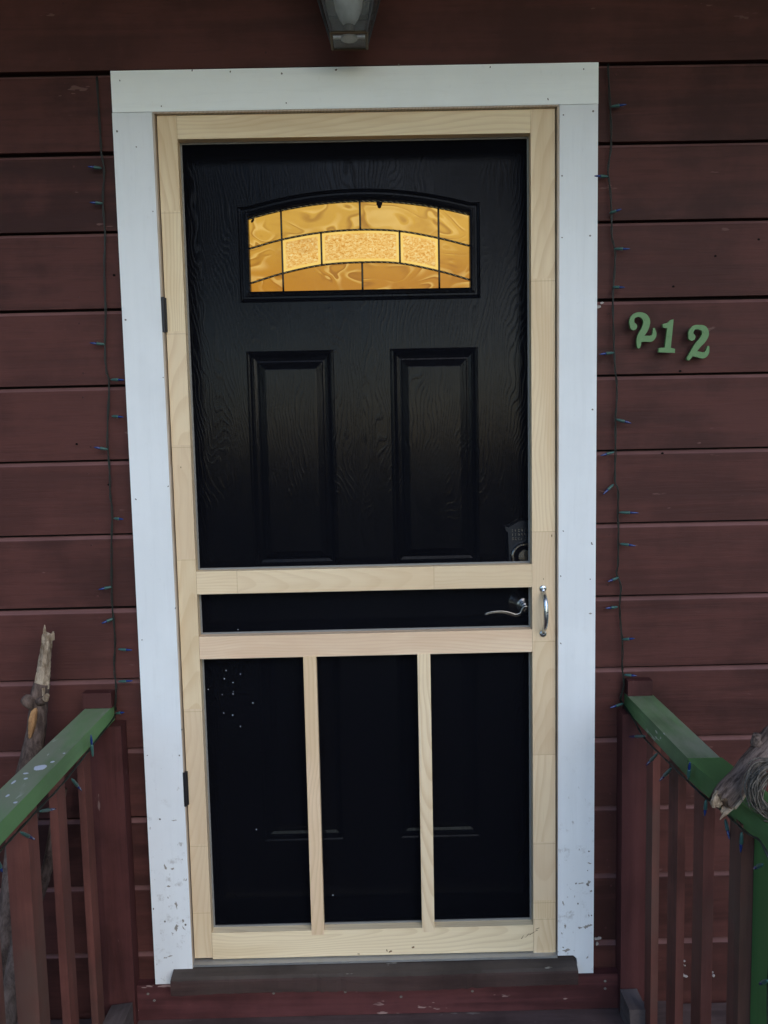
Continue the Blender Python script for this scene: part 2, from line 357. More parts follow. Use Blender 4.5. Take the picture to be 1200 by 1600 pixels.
RWIRE_L = [(-0.167, 0.005, 0.638), (-0.167, -0.136, 0.629), (-0.167, -0.228, 0.621), (-0.167, -0.332, 0.616), (-0.167, -0.443, 0.619), (-0.167, -0.546, 0.619), (-0.167, -0.622, 0.621)]
RBULB_L = [(-0.160, -0.181, 0.609), (-0.160, -0.185, 0.661), (-0.160, -0.309, 0.613), (-0.160, -0.257, 0.563), (-0.160, -0.472, 0.620), (-0.160, -0.396, 0.589), (-0.160, -0.557, 0.622), (-0.160, -0.499, 0.578), (-0.160, -0.647, 0.617), (-0.160, -0.632, 0.588)]
ARC_U = [(0.195, 1.766), (0.268, 1.786), (0.363, 1.801), (0.460, 1.806), (0.555, 1.801), (0.649, 1.783), (0.722, 1.763)]
ARC_D = [(0.194, 1.684), (0.268, 1.706), (0.363, 1.724), (0.460, 1.729), (0.553, 1.725), (0.651, 1.704), (0.721, 1.682)]
ARC_T = [(0.193, 1.843), (0.270, 1.859), (0.365, 1.871), (0.459, 1.875), (0.553, 1.869), (0.648, 1.853), (0.723, 1.833)]
TWO_A = [(1.094, 1.549), (1.090, 1.560), (1.093, 1.571), (1.105, 1.577), (1.119, 1.572), (1.125, 1.560), (1.121, 1.544), (1.113, 1.531), (1.108, 1.519), (1.107, 1.503)]
TWO_AF = [(1.108, 1.519), (1.122, 1.521), (1.135, 1.521), (1.143, 1.529), (1.142, 1.543)]
ONE = [(1.188, 1.564), (1.182, 1.499), (1.192, 1.496), (1.192, 1.487), (1.153, 1.489), (1.154, 1.499), (1.168, 1.500), (1.173, 1.544), (1.163, 1.546), (1.162, 1.554), (1.173, 1.556), (1.181, 1.563)]
TWO_B = [(1.231, 1.522), (1.229, 1.534), (1.236, 1.544), (1.247, 1.545), (1.259, 1.541), (1.263, 1.529), (1.257, 1.516), (1.246, 1.504), (1.236, 1.490), (1.224, 1.473)]
TWO_BF = [(1.233, 1.485), (1.248, 1.482), (1.259, 1.480), (1.267, 1.486), (1.270, 1.499)]
NAIL_T = [(-0.074, 2.119), (0.017, 2.062), (0.300, 2.064), (0.976, 2.126), (0.895, 2.062), (0.764, 2.134), (0.090, 2.138), (0.176, 2.134), (0.292, 2.128), (0.415, 2.134), (0.557, 2.142)]
NAIL_L = [(-0.013, 1.831), (-0.044, 1.974), (-0.086, 2.009), (-0.007, 1.454), (-0.007, 1.199), (-0.085, 1.170), (-0.088, 1.588), (-0.087, 0.830), (-0.088, 0.542), (-0.001, 0.605), (-0.010, 0.540), (-0.065, 0.379), (-0.003, 0.906), (-0.065, 0.113), (-0.014, 0.103), (-0.092, 0.147)]
NAIL_R = [(0.930, 2.027), (0.998, 2.034), (0.992, 1.758), (0.927, 1.893), (0.927, 1.755), (0.924, 0.963), (0.995, 0.954), (0.998, 1.042), (0.999, 1.039), (0.924, 0.798), (0.930, 1.072), (0.999, 1.359), (0.994, 0.269), (0.991, 0.219), (0.993, 0.181), (0.967, 0.133), (1.001, 0.101), (0.930, 0.018), (0.962, 0.186)]
SPECK = [(0.105, 0.739), (0.140, 0.729), (0.100, 0.718), (0.121, 0.708), (0.059, 0.692), (0.121, 0.685), (0.120, 0.679), (0.093, 0.678), (0.095, 0.631), (0.117, 0.625), (0.135, 0.596), (0.138, 0.841), (0.168, 0.655), (0.353, 0.149), (0.165, 0.328)]
KNOT = [(-0.225, 1.303), (1.393, 1.747), (1.292, 1.711), (1.194, 1.643), (1.213, 1.446), (1.173, 1.252), (-0.116, 1.694), (-0.154, 1.205)]
ROOF_D = 1.14
M_['pale'] = pine('pale_stop_wood', 'z', seed=2.2, base=(.50, .42, .33), ring=(.36, .28, .20))
M_['pine_l'] = pine('pine_left_stile', 'z', [.125, .30, .645, 1.02, 1.29, 1.555, 1.83], seed=1.7, ctr=.02)
M_['pine_r'] = pine('pine_right_stile', 'z', [.086, .13, .285, .515, .80, 1.07, 1.66], seed=4.1, ctr=.90)
M_['pine_top'] = pine('pine_top_rail', 'x', seed=6.3, ctr=2.04, amp=.4)
M_['pine_m1'] = pine('pine_rail_upper', 'x', [.145, .62], lo=0, hi=.92, seed=8.9, ctr=.965, amp=.4)
M_['pine_m2'] = pine('pine_rail_lower', 'x', seed=3.3, ctr=.79, base=(.79, .62, .43), ring=(.64, .43, .28), amp=.4)
M_['pine_b'] = pine('pine_bottom_rail', 'x', seed=5.2, ctr=.02, base=(.84, .70, .46), ring=(.63, .48, .28), amp=.42)
M_['pine_v1'] = pine('pine_muntin_a', 'z', seed=7.7, ctr=.32, base=(.79, .60, .40))
M_['pine_v2'] = pine('pine_muntin_b', 'z', seed=9.4, ctr=.60, base=(.81, .66, .44))
g = G('clear_bevel_glass'); g.put(g.b.inputs['Emission Color'], g.mix(g.noise(g.pos(), 30, 2), (1.0, .60, .10), (1.1, .82, .26))); g.b.inputs['Emission Strength'].default_value = .58
M_['glass_bevel'] = g.out((.02, .012, .004), .12, 0, .2)
g = G('dusty_lantern_glass'); tt = g.n('BsdfTransparent'); mx = g.n('MixShader')
g.out((.10, .115, .12), .2, 0, .5); g.put(mx.inputs[0], g.math('ADD', .05, g.math('MULTIPLY', g.noise(g.pos(), 24, 4), .45)))
g.link(tt.outputs[0], mx.inputs[1]); g.link(g.b.outputs[0], mx.inputs[2]); g.link(mx.outputs[0], g.o.inputs[0]); M_['lantern_glass'] = g.m
M_['white_bulb'] = plain('frosted_bulb', (.62, .68, .68), .35, .4, .06)
M_['brass_dull'] = metal('aged_brass', (.10, .075, .05), .45, .2)
M_['cap_edge'] = plain('lantern_frame_paint', (.045, .045, .05), .5)
M_['green2'] = painted('green_rail_paint_fresh', (.068, .150, .050), 'y', .14, .48, .25, fade=((.10, .18, .085), .4))
M_['inner_dark'] = bark_mat('dark_rotten_core', (.05, .032, .022), (.16, .105, .07), 120)

# ================================================================== ground, porch floor
bm = bmesh.new()
S_ = 200; vs = [bm.verts.new(c) for c in ((-S_, -S_, -.75), (S_, -S_, -.75), (S_, S_, -.75), (-S_, S_, -.75))]; bm.faces.new(vs)
tag(fin('ground', bm, M_['ground']), kind='structure')
bm = bmesh.new(); vs = [bm.verts.new(c) for c in ((-.35, -3.2, -.74), (1.15, -3.2, -.74), (1.5, -60, -.74), (-.7, -60, -.74))]; bm.faces.new(vs)
tag(fin('door_glow_path', bm, M_['path']), kind='structure')  # unseen pale path, added to brighten the reflection in the black door
deck = thing('porch_floor', 'weathered wooden boards of the porch floor below the doorway', None, kind='structure')
y = -.004
while y > -2.7:
    w = .138; bm = bmesh.new(); box(bm, -1.5, 2.4, y - w, y, -.182, -.147 + random.uniform(-.001, .001)); fin('deck_board', bm, M_['deck'], deck, .003); y -= w + .006
bx('fascia_board', -1.5, 2.4, -2.76, -2.72, -.40, -.15, M_['deck'], deck)
bm = bmesh.new()
for px in (-1.4, .45, 2.3):
    for py in (-.2, -2.6): box(bm, px - .05, px + .05, py - .05, py + .05, -.76, -.184)
fin('support_post', bm, M_['deck'], deck, .003)

# ================================================================== house wall with shiplap boards
wall = thing('house_wall', 'dark maroon wooden shiplap wall around the door', 'wall', kind='structure')
P0, DZ = 2.1485, .1775                       # height of the first joint, board spacing
WX0, WX1 = -2.3, 3.3; DX0, DX1 = -.085, .998   # clear of the door opening, edges under the casing
def board(x0, x1, k, clipz=None):
    zt = P0 - DZ * k - .0026 + random.uniform(-.0014, .0014); zb = P0 - DZ * (k + 1) + .0026 + random.uniform(-.001, .001)
    if clipz: zb = max(zb, clipz)
    prof = [(.010, zb), (.030, zb), (.030, zt), (.0215, zt), (.0106, zt - .0085), (.010, zt - .0105)]
    bm = bmesh.new(); n = max(2, int((x1 - x0) / .12)); rings = []
    ph = random.random() * 9
    for i in range(n + 1):
        x = x0 + (x1 - x0) * i / n; wz = .0011 * math.sin(x * 2.3 + ph); wy = .0007 * math.sin(x * 5.1 + ph * 2)
        rings.append([bm.verts.new((x, p + (wy if p < .02 else 0), q + wz)) for p, q in prof])
    m = len(prof)
    for a, b in zip(rings, rings[1:]):
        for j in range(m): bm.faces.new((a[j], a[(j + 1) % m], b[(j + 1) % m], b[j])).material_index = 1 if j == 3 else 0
    bm.faces.new(rings[0]); bm.faces.new(rings[-1][::-1])
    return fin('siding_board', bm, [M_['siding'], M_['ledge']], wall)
for k in range(-3, 14):
    if k < 0: board(WX0, WX1, k)
    else: board(WX0, DX0, k); board(DX1, WX1, k)
bm = bmesh.new(); box(bm, WX0, WX1, .031, .10, P0 + .0, 2.72); box(bm, WX0, -.04, .031, .10, -.76, P0); box(bm, .955, WX1, .031, .10, -.76, P0); box(bm, -.04, .955, .031, .10, -.76, -.06)
fin('sheathing', bm, M_['sheath'], wall)
# siding under the sill, behind the riser
bm = bmesh.new(); box(bm, -.084, .997, .012, .030, -.40, -.06); fin('siding_board', bm, M_['siding'], wall)
nb = bmesh.new(); rr = random.Random(31)   # painted-over nail heads, two to a board
for k in range(-1, 13):
    for x in (-1.02, -.61, -.20, 1.05, 1.46, 1.87, .25, .66):
        if k >= 0 and -.1 < x < 1.0: continue
        for q in (.028, .145): disc(nb, x + rr.uniform(-.008, .008), P0 - DZ * k - q + rr.uniform(-.005, .005), .0101, .0026, .0026, 8, .0006 + .0006 * rr.random())
tag(fin('nail_head', nb, M_['dark_post'], wall), kind='stuff')
bm = bmesh.new()
for x, z in KNOT: disc(bm, x, z, .0099, .0032, .0026, 7, .0012)
tag(fin('nail_hole', bm, M_['hole'], wall), kind='stuff')
# flaked paint at the foot of the wall on the right
bm = bmesh.new(); rr = random.Random(4)
for (x, z) in ((1.165, -.045), (1.17, -.06), (1.16, -.075), (1.235, -.035), (1.245, -.045), (1.24, -.078), (1.31, -.08), (1.0215, 1.604), (1.022, .02)):
    for q in range(3):
        a = rr.random() * 6; c = (x + rr.uniform(-.010, .010), z + rr.uniform(-.008, .008)); s = rr.uniform(.002, .006)
        prism(bm, [(c[0] + s * rr.uniform(.5, 1.3) * math.cos(t * 1.05 + a), c[1] + s * rr.uniform(.4, 1) * math.sin(t * 1.05 + a)) for t in range(6)], 'y', .0095 - q * .0003, .0065 - q * .0003)
tag(fin('paint_flake', bm, plain('pale_paint_flakes', (.34, .31, .29), .8, .2, .3)), kind='stuff').parent = wall

# ================================================================== porch roof over the door
roof = thing('porch_roof', 'dark board ceiling of the porch above the door and lantern', 'roof', kind='structure')
y = .0
for i in range(int(ROOF_D / .14)):
    bx('ceiling_board', -2.3, 3.3, -.145 - i * .14, -.01 - i * .14, 2.62, 2.64, M_['soffit'], roof, .002)
bx('fascia_board', -2.3, 3.3, -ROOF_D - .03, -ROOF_D, 2.52, 2.72, M_['riser'], roof)
bm = bmesh.new(); prism(bm, [(.03, 3.0), (.03, 2.96), (-ROOF_D - .2, 2.70), (-ROOF_D - .2, 2.74)], 'x', -2.4, 3.4); fin('roof_deck', bm, M_['sheath'], roof)

# ================================================================== door casing, jambs, sill
cas = thing('door_frame', 'white painted flat board casing around the door, scuffed near the bottom', 'door frame')
YF, YB = -.012, .0095
bx('head_casing', -.0945, 1.010, YF, YB, 2.0505, 2.1405, M_['white_head'], cas, .0015, 2)
bm = bmesh.new(); prism(bm, [(-.0955, 2.0495), (-.0055, 2.0495), (-.0015, -.0155), (-.042, -.018), (-.048, -.027), (-.050, -.0535), (-.0965, -.0535)], 'y', YB, YF); fin('side_casing', bm, M_['white'], cas, .0015, 2)
bm = bmesh.new(); prism(bm, [(1.0095, 2.0495), (.9215, 2.0495), (.9165, -.004), (.955, -.004), (.964, -.012), (.966, -.0525), (1.0065, -.0525)], 'y', YB, YF); fin('side_casing', bm, M_['white'], cas, .0015, 2)
bx('jamb', -.030, .0005, .0115, .135, -.01, 2.053, M_['jamb'], cas, .001)
bx('jamb', .9155, .945, .0115, .135, -.01, 2.053, M_['jamb'], cas, .001)
bx('jamb', -.030, .945, .0115, .135, 2.0545, 2.085, M_['jamb'], cas, .001)
# pale inner stops the screen door closes in
bx('door_stop', -.0052, -.0003, -.0115, .011, -.012, 2.046, M_['pale'], cas, .0006)
bx('door_stop', .9165, .9210, -.0115, .011, -.002, 2.046, M_['pale'], cas, .0006)
bx('door_stop', -.004, .919, -.0115, .011, 2.0465, 2.0500, M_['pale'], cas, .0006)
bm = bmesh.new(); rr = random.Random(6); rings = []
for i in range(85):      # an old plank with a worn, uneven front edge
    x = -.049 + 1.009 * i / 84; w = .0022 * math.sin(x * 9) + rr.uniform(-.0010, .0010) + (.004 * rr.random() if rr.random() < .07 else 0)
    rings.append([bm.verts.new((x, a, b)) for a, b in ((-.047 + w, -.0215 - abs(w) * .6), (-.0485 + w * .6, -.027), (-.0475 + w * .5, -.060 + w), (-.040, -.0625), (.13, -.0625), (.13, -.008), (.0, -.012), (-.038, -.0185 + w * .3))])
for a, b in zip(rings, rings[1:]):
    for k in range(8): bm.faces.new((a[k], a[(k + 1) % 8], b[(k + 1) % 8], b[k]))
bm.faces.new(rings[0]); bm.faces.new(rings[-1][::-1])
bm.normal_update()
for f in bm.faces:
    if abs(f.normal.y) > .8 and f.calc_center_median().y < 0: f.material_index = 1
fin('sill', bm, [M_['sill'], M_['sill_front']], cas)
bm = bmesh.new(); prism(bm, [(-.010, -.0115), (-.010, -.006), (.004, -.001), (.022, -.001), (.030, .004), (.12, .006), (.12, -.007), (.0, -.0112)], 'x', -.0002, .9160); fin('threshold', bm, M_['alu'], cas, .0008)
for nm, pts, sc in (('T', NAIL_T, 1.), ('L', NAIL_L, .9), ('R', NAIL_R, .9)):
    bm = bmesh.new(); rr = random.Random(nm)
    for i, (x, z) in enumerate(pts): disc(bm, x, z, YF + .0002, .0024 * sc * rr.uniform(.5, 1.25), .0022 * rr.uniform(.5, 1.2), 8, .0011, rr.random() * 3)
    tag(fin('nail_head', bm, M_['nail'], cas), kind='stuff')
# scrapes and splashes of dirt near the bottom of the casing
bm = bmesh.new(); rr = random.Random(11)
for (x, z, rx, rz, a) in ((.995, .238, .006, .0018, -.3), (.993, .186, .004, .011, -.35), (.975, .186, .009, .002, .1), (.990, .072, .013, .0045, .35), (.972, .069, .006, .003, .2), (1.000, .165, .003, .003, 0), (.940, .010, .012, .004, .2), (.935, .075, .003, .008, .1), (.930, .135, .002, .007, .3),
                         (-.058, .255, .003, .010, .4), (-.04, .250, .005, .003, .2), (-.052, .205, .006, .003, 0), (-.035, .155, .003, .012, .2), (-.038, .095, .005, .010, -.3), (-.020, .113, .003, .005, 0), (-.03, .375, .006, .0015, .1), (-.060, .020, .012, .0015, .3), (.996, .870, .004, .0025, .2), (-.020, .095, .002, .006, .4)):
    pr = [(x + (rx * math.cos(t) * math.cos(a) - rz * math.sin(t) * math.sin(a)) * rr.uniform(.35, 1.2), z + (rx * math.cos(t) * math.sin(a) + rz * math.sin(t) * math.cos(a)) * rr.uniform(.35, 1.2)) for t in [2 * math.pi * k / 17 for k in range(17)]]
    prism(bm, pr, 'y', YF + .0003, YF - .0003)
tag(fin('dirt_scuff', bm, plain('brown_scuff', (.30, .28, .24), .8, .2, .3, 200), cas), kind='stuff')

# riser board under the sill
riser = bx('riser_board', -.152, 1.069, -.016, .009, -.1455, -.053, M_['riser'], cas, .004, 2)
bm = bmesh.new()
for x, z in ((-.115, -.075), (-.10, -.093), (.20, -.082), (.38, -.083), (.52, -.10), (1.035, -.072), (1.035, -.092), (.70, -.09)): disc(bm, x, z, -.0158, .0035, .003, 7, .0015)
tag(fin('screw_head', bm, M_['nail'], riser), kind='stuff')

# ================================================================== entry door behind the screen
door = thing('entry_door', 'black panelled front door with arched amber leaded window, behind the screen door', 'door')
YD = .090
GX0, GX1, GZB = .191, .7235, 1.6640
def arch(x):  # upper edge of the glass
    t = (x - .4575) / .2665; return 1.8745 - .0365 * t * t
NS = 28
def outline(d):
    xs = [GX0 - d + (GX1 - GX0 + 2 * d) * i / NS for i in range(NS + 1)]
    top = [(x, arch(min(max(x, GX0), GX1)) + d + (-.0 if GX0 <= x <= GX1 else -.0008)) for x in xs]
    return [(GX0 - d, GZB - d), *top, (GX1 + d, GZB - d)]
DW = .027
panels = [(.173, .3875, .978, 1.520), (.5255, .7430, .978, 1.520), (.174, .3860, .2620, .816), (.5265, .7370, .2620, .816)]
wx0, wx1, wz0, wz1 = GX0 - DW, GX1 + DW, GZB - DW, 1.905
xs = sorted({.004, .911, wx0, wx1, *[p[0] for p in panels], *[p[1] for p in panels]}); zs = sorted({.008, 2.046, wz0, wz1, .978, 1.520, .2620, .816})
holes = panels + [(wx0, wx1, wz0, wz1)]
bm = bmesh.new(); vc = {}
def V(x, z, y=YD):
    k = (round(x, 5), round(z, 5), y)
    if k not in vc: vc[k] = bm.verts.new((x, y, z))
    return vc[k]
for x0, x1 in zip(xs, xs[1:]):
    for z0, z1 in zip(zs, zs[1:]):
        cx, cz = (x0 + x1) / 2, (z0 + z1) / 2
        if any(h[0] < cx < h[1] and h[2] < cz < h[3] for h in holes): continue
        bm.faces.new((V(x0, z0), V(x1, z0), V(x1, z1), V(x0, z1)))
ol = outline(DW)[1:-1]
for a, b in zip(ol, ol[1:]):
    if min(a[1], b[1]) < wz1 - 1e-4: bm.faces.new([bm.verts.new(c) for c in ((a[0], YD, a[1]), (b[0], YD, b[1]), (b[0], YD, wz1), (a[0], YD, wz1))])
box(bm, .004, .911, YD + .012, YD + .044, .008, 2.046)
for (x0, x1) in ((.004, .0041), (.9109, .911)): box(bm, x0, x1, YD, YD + .012, .008, 2.046)
fin('door_slab', bm, M_['door'], door)
def rings_mesh(loops, fillc=True):
    bm = bmesh.new(); R_ = [[bm.verts.new((p[0], y, p[1])) for p in L] for L, y in loops]
    for a, b in zip(R_, R_[1:]):
        for i in range(len(a)): j = (i + 1) % len(a); bm.faces.new((a[i], a[j], b[j], b[i]))
    if fillc: bm.faces.new(R_[-1])
    return bm
PROF = [(0, 0), (.0015, -.0045), (.005, -.006), (.0085, -.0045), (.0105, -.001), (.0125, .002), (.017, .0065), (.024, .0085), (.0275, .0075), (.030, .0045), (.0445, -.0010), (.0465, -.0012)]
for (x0, x1, z0, z1) in panels:
    def rect(d): return [(x0 + d, z0 + d), (x1 - d, z0 + d), (x1 - d, z1 - d), (x0 + d, z1 - d)]
    fin('panel', rings_mesh([(rect(d), YD + h) for d, h in PROF]), M_['door'], door)
win = fin('window', rings_mesh([(outline(DW - d), YD + h) for d, h in ((0, 0), (.001, -.006), (.004, -.008), (.0075, -.006), (.009, -.003), (.013, -.003), (.0145, -.0075), (.021, -.0085), (.0255, -.006), (.0268, .004))], False), M_['door'], door)
# leaded glass: rows between the curved cames
def spl(pts):
    P = [Vector((x, 0, z)) for x, z in pts]; P[0].x = GX0 - .001; P[-1].x = GX1 + .001
    S = smooth_path(P, 10)
    def f(x):
        for a, b in zip(S, S[1:]):
            if a.x <= x <= b.x: return a.z + (b.z - a.z) * (x - a.x) / max(1e-6, b.x - a.x)
        return S[0].z if x < S[0].x else S[-1].z
    return f
au, ad = spl(ARC_U), spl(ARC_D)
YG = YD + .004
def pane(x0, x1, fb, ft, textured):
    n = max(3, int((x1 - x0) / .012)); bm = bmesh.new()
    A = [(x0 + (x1 - x0) * i / n) for i in range(n + 1)]
    pts = [(x, ft(x)) for x in A] + [(x, fb(x)) for x in A[::-1]]
    if not textured:
        prism(bm, pts, 'y', YG + .003, YG)
        return fin('pane', bm, M_['glass_wave'], win)
    cx = (x0 + x1) / 2; mid = lambda x: (fb(x) + ft(x)) / 2
    def inset(d): return [(x, z) for x, z in [(max(min(px, x1 - d), x0 + d), 0) for px, _ in pts] for z in [0]]
    def lp(d):
        o = []
        for x in A: xx = min(max(x, x0 + d), x1 - d); o.append((xx, ft(xx) - d))
        for x in A[::-1]: xx = min(max(x, x0 + d), x1 - d); o.append((xx, fb(xx) + d))
        return o
    Rg = [[bm.verts.new((p[0], y, p[1])) for p in lp(d)] for d, y in ((0, YG + .001), (.0085, YG - .002))]
    for i in range(len(Rg[0])): j = (i + 1) % len(Rg[0]); bm.faces.new((Rg[0][i], Rg[0][j], Rg[1][j], Rg[1][i])).material_index = 1
    m = len(A)
    for i in range(m - 1): 
        f = (Rg[1][i], Rg[1][i + 1], Rg[1][2 * m - 2 - i], Rg[1][2 * m - 1 - i])
        if (f[0].co - f[1].co).length > 1e-5: bm.faces.new(f)
    bmesh.ops.remove_doubles(bm, verts=bm.verts, dist=1e-6)
    return fin('pane', bm, [M_['glass_tex'], M_['glass_bevel']], win)
bot = lambda x: GZB - .0005
topf = lambda x: arch(x) + .0005
XL, XR, M1, M2, TC, BC = .2690, .6500, .3645, .5550, .4600, .4625
for a, b in ((GX0, XL), (XL, TC), (TC, XR), (XR, GX1)): pane(a, b, au, topf, False)
pane(GX0, XL, ad, au, False); pane(XR, GX1, ad, au, False)
for a, b in ((XL, M1), (M1, M2), (M2, XR)): pane(a, b, ad, au, True)
for a, b in ((GX0, XL), (XL, BC), (BC, XR), (XR, GX1)): pane(a, b, bot, ad, False)
def came(path, braided):
    bm = bmesh.new()
    tube(bm, path, .0025, 6)
    if braided:   # twisted rope bead along the curved cames
        Lp = [path[0]]; acc = 0
        for s in (0, math.pi):
            q = []
            for i, p in enumerate(path):
                a = i * 2.2 + s; q.append(Vector(p) + Vector((0, -.0014 + .0012 * math.cos(a), .0017 * math.sin(a))))
            tube(bm, q, .0012, 5, 1 if s else 0)
    return fin('came', bm, [M_['came'], M_['brass']], win, smooth=True)
def arcpath(f, n=110): return [Vector((GX0 + (GX1 - GX0) * i / n, YG - .001, f(GX0 + (GX1 - GX0) * i / n))) for i in range(n + 1)]
came(arcpath(au), True); came(arcpath(ad), True); came(arcpath(lambda x: arch(x) - .0015), True)
for x, f0, f1 in ((XL, bot, topf), (XR, bot, topf), (M1, ad, au), (M2, ad, au), (TC, au, topf), (BC, bot, ad)):
    came([Vector((x, YG - .002, f0(x) + (f1(x) - f0(x)) * i / 8)) for i in range(9)], False)
bm = bmesh.new(); disc(bm, .5075, 1.8665, YG - .002, .0075, .0065, 9, .002); disc(bm, .5075, 1.860, YG - .0022, .005, .005, 8, .002); disc(bm, .2, 1.832, YG - .002, .006, .003, 7, .001, .9)
fin('suction_cup', bm, M_['sheath'], win)

# dead bolt with cast guard plate, lever below
bolt = bmesh.new()
BXc, BZ = .8510, 1.0020
pr = [(.8135, .97), (.8120, 1.02), (.8110, 1.0605), (.8055, 1.0660), (.8035, 1.0765), (.8120, 1.0735), (.8240, 1.0800), (.8370, 1.0880), (.8520, 1.0905), (.8680, 1.0880), (.8800, 1.0800), (.8920, 1.0735), (.9005, 1.0765), (.8985, 1.0660), (.8930, 1.0605), (.8920, 1.02), (.8905, .97), (.885, .962), (.820, .962)]
prism(bolt, pr, 'y', YD - .0002, YD - .020)
db = fin('deadbolt', bolt, M_['dark_metal'], door, .0035, 2)
bm = bmesh.new(); lathe(bm, [(.0350, 0), (.0350, -.006), (.0335, -.0105), (.0315, -.0125), (.0285, -.0125), (.0270, -.0105), (.0262, -.004), (.0175, -.004), (.0172, -.013), (.0160, -.0150), (.0125, -.0150), (.0120, -.0125), (.002, -.0125)], (BXc, YD - .020, BZ), n=40); fin('cylinder_ring', bm, M_['nickel'], db, smooth=False)
bm = bmesh.new(); lathe(bm, [(.0268, 0), (.0258, -.0045), (.0180, -.0048)], (BXc, YD - .0200, BZ), n=32); fin('recess', bm, M_['hole'], db)
bm = bmesh.new(); box(bm, BXc - .0012, BXc + .0012, YD - .0330, YD - .0322, BZ - .006, BZ + .006); fin('keyway', bm, M_['hole'], db)
bm = bmesh.new(); rr = random.Random(3)      # rows of small worn raised lettering that cannot be read
for row in range(3):   # noqa
    for i in range(8):
        x = .8230 + i * .0075; z = 1.0660 - row * .0105
        k = rr.randrange(4); s = .0019
        box(bm, x - s, x - s + .0008, YD - .0212, YD - .0195, z - .003, z + .003)
        if k != 1: box(bm, x - s, x + s, YD - .0213, YD - .0195, z + .0022, z + .003)
        if k in (0, 2): box(bm, x - s, x + s, YD - .0213, YD - .0195, z - .003, z - .0022)
        if k == 3: box(bm, x + s - .0008, x + s, YD - .0212, YD - .0195, z - .003, z + .003)
tag(fin('raised_lettering', bm, M_['nickel'], db), kind='stuff')
lv = bmesh.new(); LXc, LZ = .8480, .8775
lathe(lv, [(.0365, 0), (.0365, -.003), (.0350, -.007), (.0185, -.031), (.0135, -.033), (.0125, -.037), (.0105, -.038), (.0105, -.050), (.006, -.052)], (LXc, YD, LZ), n=40)
lev = fin('lever_handle', lv, M_['nickel'], door, smooth=False)
bm = bmesh.new()
LVP = [(.8523, .8802), (.8443, .8796), (.8389, .8725), (.8348, .8645), (.8236, .8607), (.8126, .8642), (.7983, .8684), (.7825, .8697), (.7635, .8685), (.7476, .8641)]
path = smooth_path([(.858, .038, .8795)] + [(x, .037, z) for x, z in LVP], 5)
q = [Vector((p.x, p.y + .010, p.z)) for p in path]; tube(bm, path, [.0044 - .0022 * i / len(path) for i in range(len(path))], 10)
tube(bm, [Vector((p.x, p.y + .006, p.z - .004)) for p in path], [.0062 - .0036 * i / len(path) for i in range(len(path))], 10)
fin('lever', bm, M_['nickel'], lev, smooth=True)

# ================================================================== pine screen door
sc = thing('screen_door', 'new unpainted pine screen door with dark mesh and a zinc pull handle', 'screen door')
T0, T1 = .000, .030
bx('stile', .0025, .0470, T0, T1, .006, 2.0460, M_['pine_l'], sc, .0014, 2)
bx('stile', .8575, .9135, T0, T1, -.0035, 2.0460, M_['pine_r'], sc, .0014, 2)
bx('top_rail', .0475, .8570, T0 + .0004, T1, 1.9935, 2.0455, M_['pine_top'], sc, .0014, 2)
bx('middle_rail', .0475, .8570, T0 + .0003, T1, .9355, .9910, M_['pine_m1'], sc, .0014, 2)
bx('middle_rail', .0475, .8570, T0 + .0005, T1, .7755, .8310, M_['pine_m2'], sc, .0014, 2)
bx('bottom_rail', .0475, .8570, T0 + .0003, T1, .0020, .0712, M_['pine_b'], sc, .0014, 2)
bx('muntin', .2985, .3300, T0 - .0012, T1 - .008, .0608, .7765, M_['pine_v1'], sc, .0014, 2)
bx('muntin', .5770, .6080, T0 - .0012, T1 - .008, .0603, .7765, M_['pine_v2'], sc, .0014, 2)
def screen(x0, x1, z0, z1):
    bm = bmesh.new(); n = 10
    for i in range(n):
        for j in range(n):
            a = [(x0 + (x1 - x0) * u / n, z0 + (z1 - z0) * v / n, u, v) for u, v in ((i, j), (i + 1, j), (i + 1, j + 1), (i, j + 1))]
            bm.faces.new([bm.verts.new((x, .0285 + .0015 * math.sin(math.pi * u / n) * math.sin(math.pi * v / n), z)) for x, z, u, v in a])
    bmesh.ops.remove_doubles(bm, verts=bm.verts, dist=1e-5)
    return fin('screen', bm, M_['screen'], sc, smooth=True)
screen(.0472, .8573, .9912, 1.9933); screen(.0472, .8573, .8312, .9353); lo = screen(.0472, .8573, .0714, .7753)
# thin grey spline round each opening
for (x0, x1, z0, z1) in ((.0472, .8573, .9912, 1.9933), (.0472, .8573, .8312, .9353), (.0472, .8573, .0714, .7753)):
    bm = bmesh.new(); e = .004
    for c in ((x0, x1, z1 - e, z1), (x0, x1, z0, z0 + e), (x0, x0 + e, z0 + e, z1 - e), (x1 - e, x1, z0 + e, z1 - e)): box(bm, c[0], c[1], .0245, .0278, c[2], c[3])
    fin('spline', bm, M_['spline'], sc)
bm = bmesh.new(); rr = random.Random(8)
for x, z in SPECK: disc(bm, x, z, .0262, .0011 * rr.uniform(.5, 1.3), .0016 * rr.uniform(.6, 1.2), 6, .001, rr.random() * 3)
tag(fin('paint_speck', bm, M_['spot'], sc), kind='stuff')
for z0, z1 in ((1.5580, 1.6385), (.4100, .4965)):
    bm = bmesh.new(); zc = (z0 + z1) / 2
    tube(bm, [(-.0005, -.0100, z0), (-.0005, -.0100, z1)], .0042, 12)
    box(bm, -.0045, .0060, -.0062, -.0008, z0 + .001, z1 - .001)
    h = fin('hinge', bm, M_['black'], sc)
